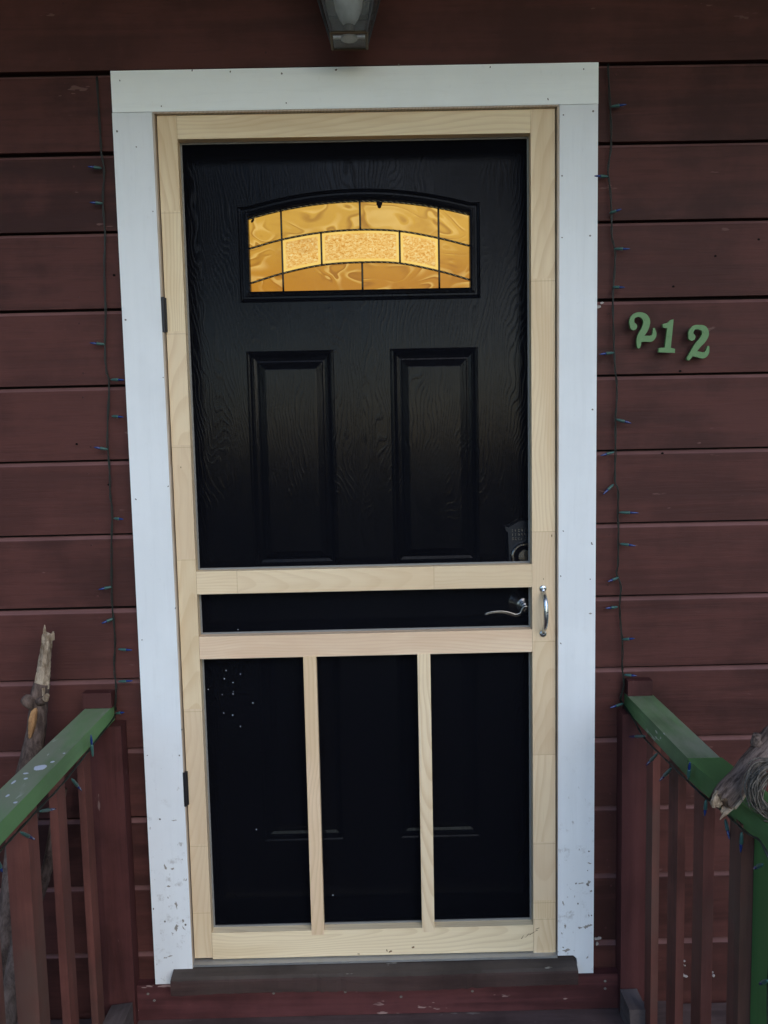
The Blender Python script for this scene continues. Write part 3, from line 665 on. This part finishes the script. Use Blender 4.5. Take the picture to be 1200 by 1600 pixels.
# knots, dents and a crack in the soft pine
bm = bmesh.new(); rr = random.Random(21)
for (x, z, rx, rz, a, y) in ((.495, .010, .006, .0022, .5, T0 + .0003), (.487, .013, .002, .004, .2, T0 + .0003), (.553, .020, .004, .003, .4, T0 + .0003), (.415, .006, .004, .0015, 0, T0 + .0003), (.858, .052, .013, .0007, .5, T0 - .0002), (.842, .044, .008, .0007, .8, T0 + .0001), (.868, .062, .006, .0009, .3, T0), (.830, .040, .006, .0006, .9, T0 + .0003), (.905, 1.06, .0015, .004, 0, T0), (.885, .955, .001, .003, 0, T0), (.022, 1.243, .0012, .002, 0, T0)):
    prism(bm, [(x + rx * math.cos(t) * rr.uniform(.5, 1.2) * math.cos(a) - rz * math.sin(t) * math.sin(a), z + rx * math.cos(t) * math.sin(a) + rz * math.sin(t) * rr.uniform(.5, 1.2) * math.cos(a)) for t in [.57 * k for k in range(11)]], 'y', y + .0001, y - .0003)
tag(fin('dent', bm, plain('brown_wood_mark', (.20, .125, .070), .7, .2, .3, 300), sc), kind='stuff')
# zinc pull
pl = bmesh.new(); PX = .8835
path = smooth_path([(PX, -.0025, .9300), (PX + .0005, -.006, .9225), (PX + .001, -.018, .9130), (PX + .0012, -.0285, .8960), (PX + .0012, -.0315, .8755), (PX + .0012, -.0285, .8560), (PX + .001, -.018, .8390), (PX + .0005, -.006, .8290), (PX, -.0025, .8215)], 5)
nn = len(path); tube(pl, path, [.0042 + .0016 * math.sin(math.pi * i / (nn - 1)) for i in range(nn)], 12)
for z in (.9315, .8205): lathe(pl, [(.0085, 0), (.0085, -.0022), (.0068, -.0036), (.002, -.0040)], (PX, -.0002, z), n=24)
ph = fin('pull_handle', pl, M_['zinc'], sc, smooth=True)
bm = bmesh.new()
for z in (.9325, .8195): lathe(bm, [(.0040, 0), (.0038, -.0016), (.001, -.0024)], (PX, -.0038, z), n=14); box(bm, PX - .0022, PX + .0022, -.0068, -.0060, z - .0004, z + .0004)
fin('screw', bm, M_['zinc'], ph)

# ================================================================== wall lantern above the door
lan = thing('wall_lantern', 'dim tapered glass lantern hanging on the wall above the door, unlit', 'lantern')
LX, LY, LZB = .4490, -.135, 2.1400
def frus(z0, h0, z1, h1, mat, name, parent, t=.002):
    """tapered square tube of four thin panes"""
    for k in range(4):
        bm = bmesh.new(); a = k * math.pi / 2; c, s = math.cos(a), math.sin(a)
        def P(u, v, z): return (LX + u * c - v * s, LY + u * s + v * c, z)
        q = [P(-h0 + .003, -h0, z0), P(h0 - .003, -h0, z0), P(h1 - .003, -h1, z1), P(-h1 + .003, -h1, z1)]
        q2 = [P(-h0 + .003, -h0 + t, z0), P(h0 - .003, -h0 + t, z0), P(h1 - .003, -h1 + t, z1), P(-h1 + .003, -h1 + t, z1)]
        A = [bm.verts.new(x) for x in q]; B = [bm.verts.new(x) for x in q2]
        bm.faces.new(A); bm.faces.new(B[::-1])
        for i in range(4): j = (i + 1) % 4; bm.faces.new((A[i], B[i], B[j], A[j]))
        fin(name, bm, mat, parent)
frus(LZB + .004, .036, LZB + .165, .080, M_['lantern_glass'], 'glass_pane', lan)
bm = bmesh.new()
for sx in (-1, 1):
    for sy in (-1, 1): tube(bm, [(LX + sx * .0365, LY + sy * .0365, LZB + .002), (LX + sx * .081, LY + sy * .081, LZB + .168)], .0024, 6)
box(bm, LX - .083, LX + .083, LY - .083, LY + .083, LZB + .165, LZB + .172)
fin('lantern_frame', bm, M_['cap_edge'], lan)
bm = bmesh.new()
for a, b in (((-1, -1), (1, -1)), ((1, -1), (1, 1)), ((1, 1), (-1, 1)), ((-1, 1), (-1, -1))): tube(bm, [(LX + a[0] * .037, LY + a[1] * .037, LZB + .001), (LX + b[0] * .037, LY + b[1] * .037, LZB + .001)], .0032, 8)
fin('base_rim', bm, M_['brass_dull'], lan)
bm = bmesh.new(); box(bm, LX - .036, LX + .036, LY - .036, LY + .036, LZB, LZB + .002); fin('glass_pane', bm, M_['lantern_glass'], lan)
bm = bmesh.new(); box(bm, LX - .034, LX + .034, LY - .004, LY + .004, LZB + .006, LZB + .010); lathe(bm, [(.018, 0), (.018, .004), (.010, .006)], (LX, LY, LZB + .004), 'z', 20); fin('holder_bar', bm, M_['alu'], lan)
bm = bmesh.new(); rg = [(.096, .172), (.090, .180), (.050, .225), (.020, .240), (.010, .262), (.002, .270)]
rings = [[bm.verts.new((LX + sx * r, LY + sy * r, LZB + h)) for sx, sy in ((-1, -1), (1, -1), (1, 1), (-1, 1))] for r, h in rg]
for a, b in zip(rings, rings[1:]):
    for i in range(4): bm.faces.new((a[i], a[(i + 1) % 4], b[(i + 1) % 4], b[i]))
bm.faces.new(rings[0]); bm.faces.new(rings[-1]); fin('lantern_roof', bm, M_['cap'], lan)
bm = bmesh.new(); lathe(bm, [(.011, 0), (.012, .008), (.0125, .020), (.008, .022)], (LX, LY, LZB + .010), 'z', 20); fin('bulb_holder', bm, M_['brass_dull'], lan, smooth=True)
bm = bmesh.new(); lathe(bm, [(.012, 0), (.020, .012), (.028, .030), (.031, .048), (.028, .066), (.018, .082), (.004, .090)], (LX, LY, LZB + .033), 'z', 28); fin('bulb', bm, M_['white_bulb'], lan, smooth=True)
bm = bmesh.new(); tube(bm, smooth_path([(LX, .006, LZB + .19), (LX, -.03, LZB + .30), (LX, -.09, LZB + .325), (LX, LY, LZB + .30), (LX, LY, LZB + .262)], 6), .007, 10); fin('bracket', bm, M_['cap'], lan, smooth=True)
bm = bmesh.new(); box(bm, LX - .055, LX + .055, -.012, .009, LZB + .11, LZB + .30); fin('wall_plate', bm, M_['cap'], lan, .004, 2)

# ================================================================== house number 2 1 2
def stroke(bm, pts, wd, y0, y1, k=8):
    P = smooth_path([(x, 0, z) for x, z in pts], k); n = len(P); W = []
    for i in range(n):
        t = i / k; a = int(min(t, len(wd) - 1.001)); f = t - a; W.append(wd[a] * (1 - f) + wd[min(a + 1, len(wd) - 1)] * f)
    L, Rr = [], []
    for i, p in enumerate(P):
        d = (P[min(i + 1, n - 1)] - P[max(i - 1, 0)]).normalized(); nn = Vector((-d.z, 0, d.x)); L.append(p + nn * W[i]); Rr.append(p - nn * W[i])
    d0 = (P[0] - P[1]).normalized(); d1 = (P[-1] - P[-2]).normalized()
    # rounded ends
    def capp(c, d, w, s):
        b = math.atan2(d.z, d.x); return [Vector((c.x + w * math.cos(b + t * s), 0, c.z + w * math.sin(b + t * s))) for t in (-1.2, -.7, -.25, .25, .7, 1.2)]
    ol = L + capp(P[-1], d1, W[-1], -1) + Rr[::-1] + capp(P[0], d0, W[0], -1)
    tri = []
    A = [bm.verts.new((v.x, y0, v.z)) for v in L]; B = [bm.verts.new((v.x, y0, v.z)) for v in Rr]
    A2 = [bm.verts.new((v.x, y1, v.z)) for v in L]; B2 = [bm.verts.new((v.x, y1, v.z)) for v in Rr]
    for i in range(n - 1):
        bm.faces.new((A[i], A[i + 1], B[i + 1], B[i])); bm.faces.new((A2[i], B2[i], B2[i + 1], A2[i + 1]))
        bm.faces.new((A[i], A2[i], A2[i + 1], A[i + 1])); bm.faces.new((B[i], B[i + 1], B2[i + 1], B2[i]))
    for (P_, d, w, a, b, a2, b2) in ((P[-1], d1, W[-1], A[-1], B[-1], A2[-1], B2[-1]), (P[0], d0, W[0], B[0], A[0], B2[0], A2[0])):
        ang = math.atan2(d.z, d.x); cs = [(P_.x + w * math.cos(ang + t), P_.z + w * math.sin(ang + t)) for t in (1.2, .7, .25, -.25, -.7, -1.2)]
        f = [bm.verts.new((x, y0, z)) for x, z in cs]; g2 = [bm.verts.new((x, y1, z)) for x, z in cs]
        F = [a, *f, b]; G2 = [a2, *g2, b2]
        bm.faces.new(F); bm.faces.new(G2[::-1])
        for i in range(len(F) - 1): bm.faces.new((F[i], F[i + 1], G2[i + 1], G2[i]))
def blob(bm, x, z, r, y0, y1): prism(bm, [(x + r * math.cos(t * .3927), z + r * math.sin(t * .3927)) for t in range(16)], 'y', y0, y1)
NY0, NY1 = -.013, -.005
def two(pts, foot, label, screw):
    t = thing('house_number', label, 'house number', 'green house numbers beside the door')
    bm = bmesh.new()
    stroke(bm, pts, [.0070, .0058, .0050, .0052, .0072, .0082, .0080, .0075, .0065, .0040], NY0, NY1)
    blob(bm, pts[0][0] + .0003, pts[0][1] + .0005, .0084, NY0 - .0002, NY1 + .0002)
    stroke(bm, foot, [.0058, .0070, .0072, .0052, .0026], NY0 - .0003, NY1 + .0003)
    fin('digit', bm, M_['number'], t, 0)
    pins(t, [screw, pts[8]]); return t
def pins(t, pts):
    for x, z in pts: bm = bmesh.new(); tube(bm, [(x, -.006, z), (x, .012, z)], .0018, 8); fin('mounting_pin', bm, M_['nail'], t)
    bm = bmesh.new(); x, z = pts[0]; disc(bm, x, z, NY0 - .0004, .0024, .0024, 10, .0008); fin('screw', bm, M_['number'], t)
two(TWO_A, TWO_AF, 'green numeral 2 nearest the white casing, tilted, left of the numeral 1', (1.1215, 1.566))
t = thing('house_number', 'green numeral 1 between the two numerals 2 on the maroon wall', 'house number', 'green house numbers beside the door')
bm = bmesh.new(); prism(bm, ONE, 'y', NY1, NY0); fin('digit', bm, M_['number'], t, .0008); pins(t, [(1.1775, 1.526), (1.17, 1.495)])
two(TWO_B, TWO_BF, 'green numeral 2 farthest from the door, right of the numeral 1', (1.2615, 1.534))

# ================================================================== string lights
def bulb(a, b, parent):
    a, b = Vector(a), Vector(b); d = b - a; L = d.length; d.normalize()
    if L < .026: L = .030
    s = bmesh.new(); tube(s, [a, a + d * L * .08, a + d * L * .14, a + d * L * .50, a + d * L * .56], [.0014, .0023, .0030, .0038, .0032], 8)
    so = fin('bulb_socket', s, M_['socket'], parent, smooth=True)
    g = bmesh.new(); tube(g, [a + d * L * .52, a + d * L * .60, a + d * L * .74, a + d * L * .88, a + d * L * .97, a + d * L], [.0022, .0028, .0028, .0019, .0011, .0005], 8)
    fin('bulb', g, M_['bluebulb'], so, smooth=True)
def wires(path, parent, amp=.0015, r=.0011, k=7):
    P = smooth_path(path, k); bm = bmesh.new(); rr = random.Random(len(path))
    for s in (0, 2.1, 4.2):
        q = []
        for i, p in enumerate(P):
            a = i * .55 + s; w = amp * (1 + .9 * math.sin(i * .21 + s)); q.append(p + Vector((math.cos(a) * w, math.sin(a) * w * .6 - .001, math.sin(a) * w * .3)))
        tube(bm, q, r, 5)
    return fin('wire', bm, M_['wire'], parent, smooth=True)
def string(wall_pts, rails, bulbs, label):
    t = thing('string_light', label, 'string lights', 'unlit blue string lights down both sides of the door')
    J = random.Random(len(bulbs))
    P = []
    for i, (x, z) in enumerate(wall_pts): P.append((x + J.uniform(-.0015, .0015), -.001 - .003 * J.random(), z))
    wires([*P, *rails], t)
    for a, b in bulbs: bulb(a, b, t)
    return t
J = random.Random(5)
def wb(B): return [((B[i][0], -.004, B[i][1]), (B[i + 1][0], -.010 - .006 * J.random(), B[i + 1][1])) for i in range(0, len(B), 2)]
def rb(B): return [(B[i], B[i + 1]) for i in range(0, len(B), 2)]
string(WIRE_R, [*RWIRE_R, *RWIRE_R2, (1.108, -.720, .58), (1.112, -.70, .40), (1.112, -.72, .15)], wb(BULB_R) + rb(RBULB_R) + rb(RBULB_R2), 'unlit blue string lights hanging between white casing and green numbers, then along the right rail')
string(WIRE_L, [*RWIRE_L, (-.167, -.9, .62)], wb(BULB_L) + rb(RBULB_L), 'unlit blue string lights hanging left of the door and along the left green rail')

# ================================================================== porch railings
def spot(bm, x, y, z, rx, ry, h=.0008):
    rr = random.Random(int(x * 999 + y * 77)); n = 14
    A = [bm.verts.new((x + rx * rr.uniform(.8, 1.1) * math.cos(2 * math.pi * k / n), y + ry * rr.uniform(.8, 1.1) * math.sin(2 * math.pi * k / n), z + .0002)) for k in range(n)]
    c = bm.verts.new((x, y, z + h))
    for k in range(n): bm.faces.new((A[k], A[(k + 1) % n], c))
def skewbar(bm, a, b, w, h):
    """horizontal-ish bar from a to b (centre of the top face), width w, thickness h"""
    a, b = Vector(a), Vector(b); d = (b - a).normalized(); s = Vector((-d.y, d.x, 0)).normalized() * (w / 2); dn = Vector((0, 0, -h))
    q = [a - s, a + s, a + s + dn, a - s + dn, b - s, b + s, b + s + dn, b - s + dn]; v = [bm.verts.new(x) for x in q]
    for f in ((0, 1, 2, 3), (7, 6, 5, 4), (0, 4, 5, 1), (1, 5, 6, 2), (2, 6, 7, 3), (3, 7, 4, 0)): bm.faces.new([v[i] for i in f])
RZ = .6645
rl = thing('porch_railing', 'porch railing left of the door, green top rail over red-brown balusters', 'railing', 'porch railings either side of the door')
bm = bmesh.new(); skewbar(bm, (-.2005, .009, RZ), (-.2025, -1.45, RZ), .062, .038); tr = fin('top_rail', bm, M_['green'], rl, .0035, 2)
for q in ((-.196, -.372, .014, .014), (-.183, -.345, .0045, .005), (-.214, -.400, .006, .004), (-.203, -.425, .004, .005), (-.176, -.300, .003, .003), (-.178, -.53, .004, .004), (-.205, -.50, .003, .006), (-.22, -.44, .003, .009)):
    bm = bmesh.new(); spot(bm, q[0], q[1], RZ, q[2], q[3]); fin('bird_dropping', bm, M_['spot'], tr)
bx('wall_post', -.2350, -.1420, -.036, .0085, -.146, .625, M_['dark_post'], rl, .003)
bx('cleat', -.236, -.166, -.020, .0085, .6655, .7030, M_['dark_post'], rl, .002)
for (x0, x1, y0, y1) in ((-.216, -.2000, -.131, -.089), (-.2160, -.1985, -.295, -.250), (-.236, -.1930, -.455, -.408), (-.225, -.195, -.625, -.585), (-.225, -.20, -.79, -.75)):
    bx('baluster', x0, x1, y0, y1, -.11, .6255, M_['baluster'], rl, .002)
bx('bottom_rail', -.2500, -.190, -1.4, -.040, -.147, -.1115, M_['deck'], rl, .003)
bx('newel_post', -.245, -.156, -1.54, -1.452, -.146, .70, M_['green_post'], rl, .004)
rt = thing('porch_railing', 'porch railing right of the door, green top rail carrying a branch', 'railing', 'porch railings either side of the door')
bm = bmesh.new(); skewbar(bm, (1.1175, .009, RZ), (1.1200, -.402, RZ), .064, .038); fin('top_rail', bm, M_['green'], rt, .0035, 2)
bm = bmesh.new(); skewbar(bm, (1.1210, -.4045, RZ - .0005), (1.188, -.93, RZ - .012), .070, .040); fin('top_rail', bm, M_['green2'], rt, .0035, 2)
bx('wall_post', 1.0685, 1.1360, -.036, .0085, -.146, .625, M_['dark_post'], rt, .003)
bx('cleat', 1.086, 1.146, -.020, .0085, .6655, .7030, M_['dark_post'], rt, .002)
for (x0, x1, y0, y1) in ((1.105, 1.122, -.150, -.106), (1.105, 1.1220, -.308, -.253), (1.105, 1.1265, -.445, -.395), (1.108, 1.135, -.602, -.555)):
    bx('baluster', x0, x1, y0, y1, -.11, .6255, M_['baluster'], rt, .002)
bx('bottom_rail', 1.11, 1.180, -.58, -.040, -.147, -.1115, M_['deck'], rt, .003)
bx('newel_post', 1.1285, 1.2175, -.695, -.606, -.146, .6120, M_['green_post'], rt, .004)
# grey curb blocks on the floor beside each wall post
for (x0, x1, z1, lab) in ((-.199, -.147, -.0800, 'grey weathered block standing on the floor at the left wall post'), (1.066, 1.108, -.0800, 'broken grey weathered block standing on the floor at the right wall post')):
    bm = bmesh.new(); v = box(bm, x0, x1, -.115, -.040, -.146, z1)
    for i, q in enumerate(v):
        if i >= 4: q.co.z += random.uniform(-.006, .004)
        if i in (0, 1): q.co.x += .006 if i == 0 else -.006
    tag(fin('curb_block', bm, M_['curb'], None, .003), lab, 'wood block', 'weathered blocks at the railing feet')

# ================================================================== broken branches, wreath
def rough_tube(bm, P, rads, n=14, seed=0, amp=.22, mi=0, jag=None):
    rr = random.Random(seed); P = [Vector(p) for p in P]; ref = None; rings = []
    ph = [rr.random() * 6 for _ in range(6)]
    for i, p in enumerate(P):
        d = (P[min(i + 1, len(P) - 1)] - P[max(i - 1, 0)]).normalized()
        if ref is None: ref = d.orthogonal().normalized()
        ref = (ref - d * ref.dot(d)).normalized(); s = d.cross(ref); ring = []
        for k in range(n):
            a = 2 * math.pi * k / n
            w = 1 + amp * (.5 * math.sin(a * 2 + ph[0] + i * .13) + .35 * math.sin(a * 3 + ph[1] - i * .21) + .25 * math.sin(a * 5 + ph[2]) + rr.uniform(-.22, .22))
            q = p + (ref * math.cos(a) + s * math.sin(a)) * rads[i] * w
            if jag and i in jag: q += d * jag[i] * rr.uniform(-1, 1)
            ring.append(bm.verts.new(q))
        rings.append(ring)
    for a, b in zip(rings, rings[1:]):
        for k in range(n): bm.faces.new((a[k], a[(k + 1) % n], b[(k + 1) % n], b[k])).material_index = mi
    bm.faces.new(rings[0][::-1]).material_index = mi; bm.faces.new(rings[-1]).material_index = mi
br = thing('broken_branch', 'upright rotten branch with pale splintered tip, behind the left green rail', 'branch', 'broken branches on the porch railings')
K = [(-.392, -.26, -.14), (-.375, -.22, .10), (-.357, -.17, .30), (-.343, -.11, .52), (-.327, -.085, .62), (-.3175, -.075, .712), (-.310, -.07, .745)]
P = smooth_path(K, 6); n = len(P)
bm = bmesh.new(); rough_tube(bm, P, [.030 - .010 * i / n for i in range(n)], 14, 3, .20); fin('bark', bm, M_['bark'], br, smooth=True)
K = [(-.313, -.07, .735), (-.308, -.065, .770), (-.3035, -.062, .800), (-.2975, -.058, .835), (-.293, -.055, .858)]
P = smooth_path(K, 6); n = len(P)
bm = bmesh.new(); rough_tube(bm, P, [.0165 - .0035 * i / n for i in range(n)], 14, 5, .30, jag={n - 1: .014, n - 2: .006})
for (dx, dz, r) in ((-.010, .030, .0045), (.009, .014, .0055), (-.003, .006, .005)):
    tube(bm, [(-.293 + dx * .9, -.055, .846), (-.2915 + dx, -.056, .852 + dz * .6), (-.2905 + dx, -.056, .852 + dz)], [r, r * .8, r * .25], 6)
fin('splintered_tip', bm, M_['rot'], br)
bm = bmesh.new()
rough_tube(bm, [(-.317, -.085, .700), (-.334, -.10, .715), (-.340, -.105, .722)], [.018, .013, .009], 10, 9, .3)
rough_tube(bm, [(-.315, -.085, .705), (-.298, -.098, .714), (-.290, -.104, .722)], [.013, .010, .0075], 10, 10, .3)
fin('knot', bm, M_['bark'], br, smooth=True)
bm = bmesh.new(); rough_tube(bm, [(-.288, -.106, .720), (-.283, -.110, .728)], [.0085, .0065], 9, 2, .25); rough_tube(bm, [(-.3005, -.087, .705), (-.3, -.087, .740)], [.0045, .004], 7, 2, .25); fin('stub', bm, M_['rot'], br)
bm = bmesh.new(); P = smooth_path([(-.3165, -.094, .700), (-.320, -.1035, .675), (-.3245, -.107, .650), (-.329, -.110, .628)], 5); rough_tube(bm, P, [.002, .004, .006, .0075, .008, .0085, .009, .009, .009, .0085, .008, .007, .006, .005, .004, .002][:len(P)], 8, 4, .3); fin('bare_wood', bm, M_['inner'], br)
# more sticks leaning in the corner below the left rail
for i, (a, b, r, lab) in enumerate((((-.44, -.12, -.14), (-.262, -.10, .50), .014, 'thin dark stick leaning on the wall behind the left balusters, crossing the gap'), ((-.34, -.36, -.14), (-.31, -.17, .48), .019, 'thick dark stick standing behind the nearest left balusters'))):
    a, b = Vector(a), Vector(b); P = [a.lerp(b, t / 12) + Vector((.006 * math.sin(t * .9 + i), 0, 0)) for t in range(13)]
    bm = bmesh.new(); rough_tube(bm, P, [r] * 13, 10, 20 + i, .22)
    tag(fin('stick', bm, M_['bark'], None, smooth=True), lab, 'stick', 'sticks leaning behind the left railing')
BR0 = (1.062, -.622, .6775); BR1 = (1.290, -.458, .7985)
br = thing('broken_branch', 'thick grey branch lying across the right green rail, torn pale end down', 'branch', 'broken branches on the porch railings')
K = [(1.104, -.540, .672), (1.118, -.528, .684), (1.140, -.512, .698), (1.168, -.495, .716), (1.205, -.475, .740), (1.27, -.44, .785), (1.38, -.38, .86)]
P = smooth_path(K, 6); n = len(P)
P = [Vector(BR0).lerp(Vector(BR1), t / 30) + Vector((0, 0, .002 * math.sin(t * .8))) for t in range(31)]; n = 31
M_['grey_bark'] = branch_bark('grey_stringy_bark', Vector(BR1) - Vector(BR0), (.048, .033, .027), (.180, .132, .110))
bm = bmesh.new(); rough_tube(bm, P, [.0190 + .0012 * math.sin(i * .5) + .00008 * i for i in range(n)], 26, 14, .075, jag={0: .007, 1: .003}); bm.faces.ensure_lookup_table(); bm.faces[-2].material_index = 1; fin('bark', bm, [M_['grey_bark'], M_['inner_dark']], br, smooth=True)
A = P[0]; ax = (Vector(BR0) - Vector(BR1)).normalized(); rr = random.Random(77)
s1 = ax.orthogonal().normalized(); s2 = ax.cross(s1)
def splinter(bm, base, d, L, w, t):
    d = d.normalized(); u = d.orthogonal().normalized(); v = d.cross(u); a = rr.random() * 3; e1 = (u * math.cos(a) + v * math.sin(a)); e2 = d.cross(e1); secs = []
    for k, (f, g_) in enumerate(((-.8, .9), (0, 1), (.35, .85), (.6, .62), (.8, .40), (1, .10))):
        c = base + d * L * f + e1 * rr.uniform(-.12, .12) * w
        secs.append([bm.verts.new(c + e1 * w * g_ * sx * rr.uniform(.75, 1.1) + e2 * t * g_ * sy * rr.uniform(.7, 1.1)) for sx, sy in ((-1, -1), (0, -1.3), (1, -1), (1, 1), (0, 1.25), (-1, 1))])
    for a_, b_ in zip(secs, secs[1:]):
        for k in range(6): bm.faces.new((a_[k], a_[(k + 1) % 6], b_[(k + 1) % 6], b_[k]))
    bm.faces.new(secs[0]); bm.faces.new(secs[-1][::-1])
bm = bmesh.new()
for dx, dz, L_s, w_s, t_s in ((-.011, .009, .015, .0075, .004), (-.013, .001, .010, .007, .004), (-.006, -.002, .006, .006, .004), (.009, -.012, .024, .0070, .0035), (.014, -.010, .014, .0060, .003), (.003, -.011, .009, .005, .003), (.000, .010, .006, .007, .003)):
    splinter(bm, A + Vector((dx, -.006, dz)), ax + Vector((rr.uniform(-.12, .12), rr.uniform(-.1, .1), rr.uniform(-.25, 0))), L_s, w_s, t_s)
fin('torn_end', bm, M_['rot'], br)
bm = bmesh.new(); splinter(bm, A - ax * .030 + Vector((.010, -.016, -.010)), -ax, .026, .005, .003); fin('bare_wood', bm, M_['rot'], br)
bm = bmesh.new(); B = P[14]; rough_tube(bm, [B, B + Vector((-.016, -.004, .022)), B + Vector((-.014, -.006, .036))], [.011, .009, .007], 12, 41, .15); fin('side_stub', bm, M_['grey_bark'], br, smooth=True)
# wreath of dry vines
bm = bmesh.new(); rr = random.Random(17); C0 = Vector((1.138, -.655, .7120))
for i in range(46):
    Rr = rr.uniform(.028, .047); tilt = Vector((rr.uniform(-.35, .35), -1, rr.uniform(-.35, .35) + .35)).normalized()
    e1 = tilt.orthogonal().normalized(); e2 = tilt.cross(e1); off = Vector((rr.uniform(-.004, .004), rr.uniform(-.022, .022), rr.uniform(-.004, .004)))
    a0 = rr.random() * 6.3; ln = rr.uniform(2.2, 6.2); m = 22; q = []
    for j in range(m + 1):
        a = a0 + ln * j / m; w = 1 + .05 * math.sin(a * 3 + i) + .03 * math.sin(a * 7 + i * 2)
        q.append(C0 + off + (e1 * math.cos(a) + e2 * math.sin(a) * .95) * Rr * w)
    tube(bm, q, rr.uniform(.0007, .0019), 5)
for i in range(70):     # short loose ends
    a = rr.random() * 6.3; q = C0 + Vector((math.cos(a) * .041, rr.uniform(-.02, .02), math.sin(a) * .040)); d = Vector((rr.uniform(-1, 1), rr.uniform(-1, 1), rr.uniform(-1, 1))).normalized() * rr.uniform(.006, .016)
    tube(bm, [q, q + d * .5 + Vector((0, 0, .002)), q + d], [.0009, .0007, .0003], 4)
tag(fin('vine_wreath', bm, M_['twig'], None, smooth=True), 'small ring of dry vines resting on the right rail in front of the branch', 'wreath')

# ================================================================== trees and hedge added unseen to block low sky and shape the door's glow
def leaf_mass(bm, n, f, size, rr):
    for _ in range(n):
        p = Vector(f()); a = Vector((rr.gauss(0, 1), rr.gauss(0, 1), rr.gauss(0, 1))).normalized(); b = a.orthogonal().normalized() * size * rr.uniform(.5, 1.2); c = a.cross(b).normalized() * size * rr.uniform(.4, .8)
        bm.faces.new([bm.verts.new(p + q) for q in (b, c, -b, -c)])
sides = ('far left', 'left', 'second from the left', 'left of the gap', 'right of the gap', 'second from the right', 'right', 'far right')
rr = random.Random(99)
for i, x in enumerate((-30, -20, -12.5, -5.6, 6.2, 13, 21, 31)):
    ty = -20 + abs(x) * .35 + rr.uniform(-1, 1); h = rr.uniform(7.6, 9.4); rad = 4.6 + abs(x) * .03
    tr_ = thing('sky_block_tree', 'dark broadleaf tree added unseen to block low sky, ' + sides[i], 'tree', 'trees added to block low sky')
    bm = bmesh.new(); tube(bm, smooth_path([(x, ty, -.8), (x + .1, ty, 1.2), (x - .1, ty, 3.2), (x + .2, ty, 5.5)], 3), [.28 - .016 * k for k in range(10)], 9)
    for k in range(5): a = k * 1.3; tube(bm, [(x, ty, 2.6 + k * .4), (x + 1.6 * math.cos(a), ty + 1.6 * math.sin(a), 4.2 + k * .4)], [.1, .04], 6)
    fin('trunk', bm, M_['bark'], tr_)
    cl = [(x + rr.uniform(-.7, .7) * rad, ty + rr.uniform(-.6, .6) * rad, rr.uniform(5.0, h + .3) if i in (3, 4) else rr.uniform(3.6, h - 1.2), rr.uniform(1.2, 1.9)) for _ in range(15)]
    def f():
        c = rr.choice(cl); v = Vector((rr.gauss(0, 1), rr.gauss(0, 1), rr.gauss(0, 1))).normalized() * c[3] * rr.random() ** .4; return (c[0] + v.x, c[1] + v.y, c[2] + v.z * .8)
    bm = bmesh.new(); leaf_mass(bm, 3200, f, .22, rr); fin('crown', bm, M_['leaf'], tr_)
for lab, xa, xb in (('clipped dark shrub row added to block low sky, left of the glow gap', -34, -3.0), ('clipped dark shrub row added to block low sky, right of the glow gap', 3.8, 35)):
    bm = bmesh.new()
    def f():
        x = rr.uniform(xa, xb); return (x, -16.5 + abs(x) * .3 + rr.uniform(-.6, .6), rr.uniform(-.75, 1.9 + .25 * math.sin(x)))
    leaf_mass(bm, 5200, f, .26, rr); tag(fin('sky_block_hedge', bm, M_['leaf']), lab, 'sky_block_hedge', 'hedges added to block low sky')
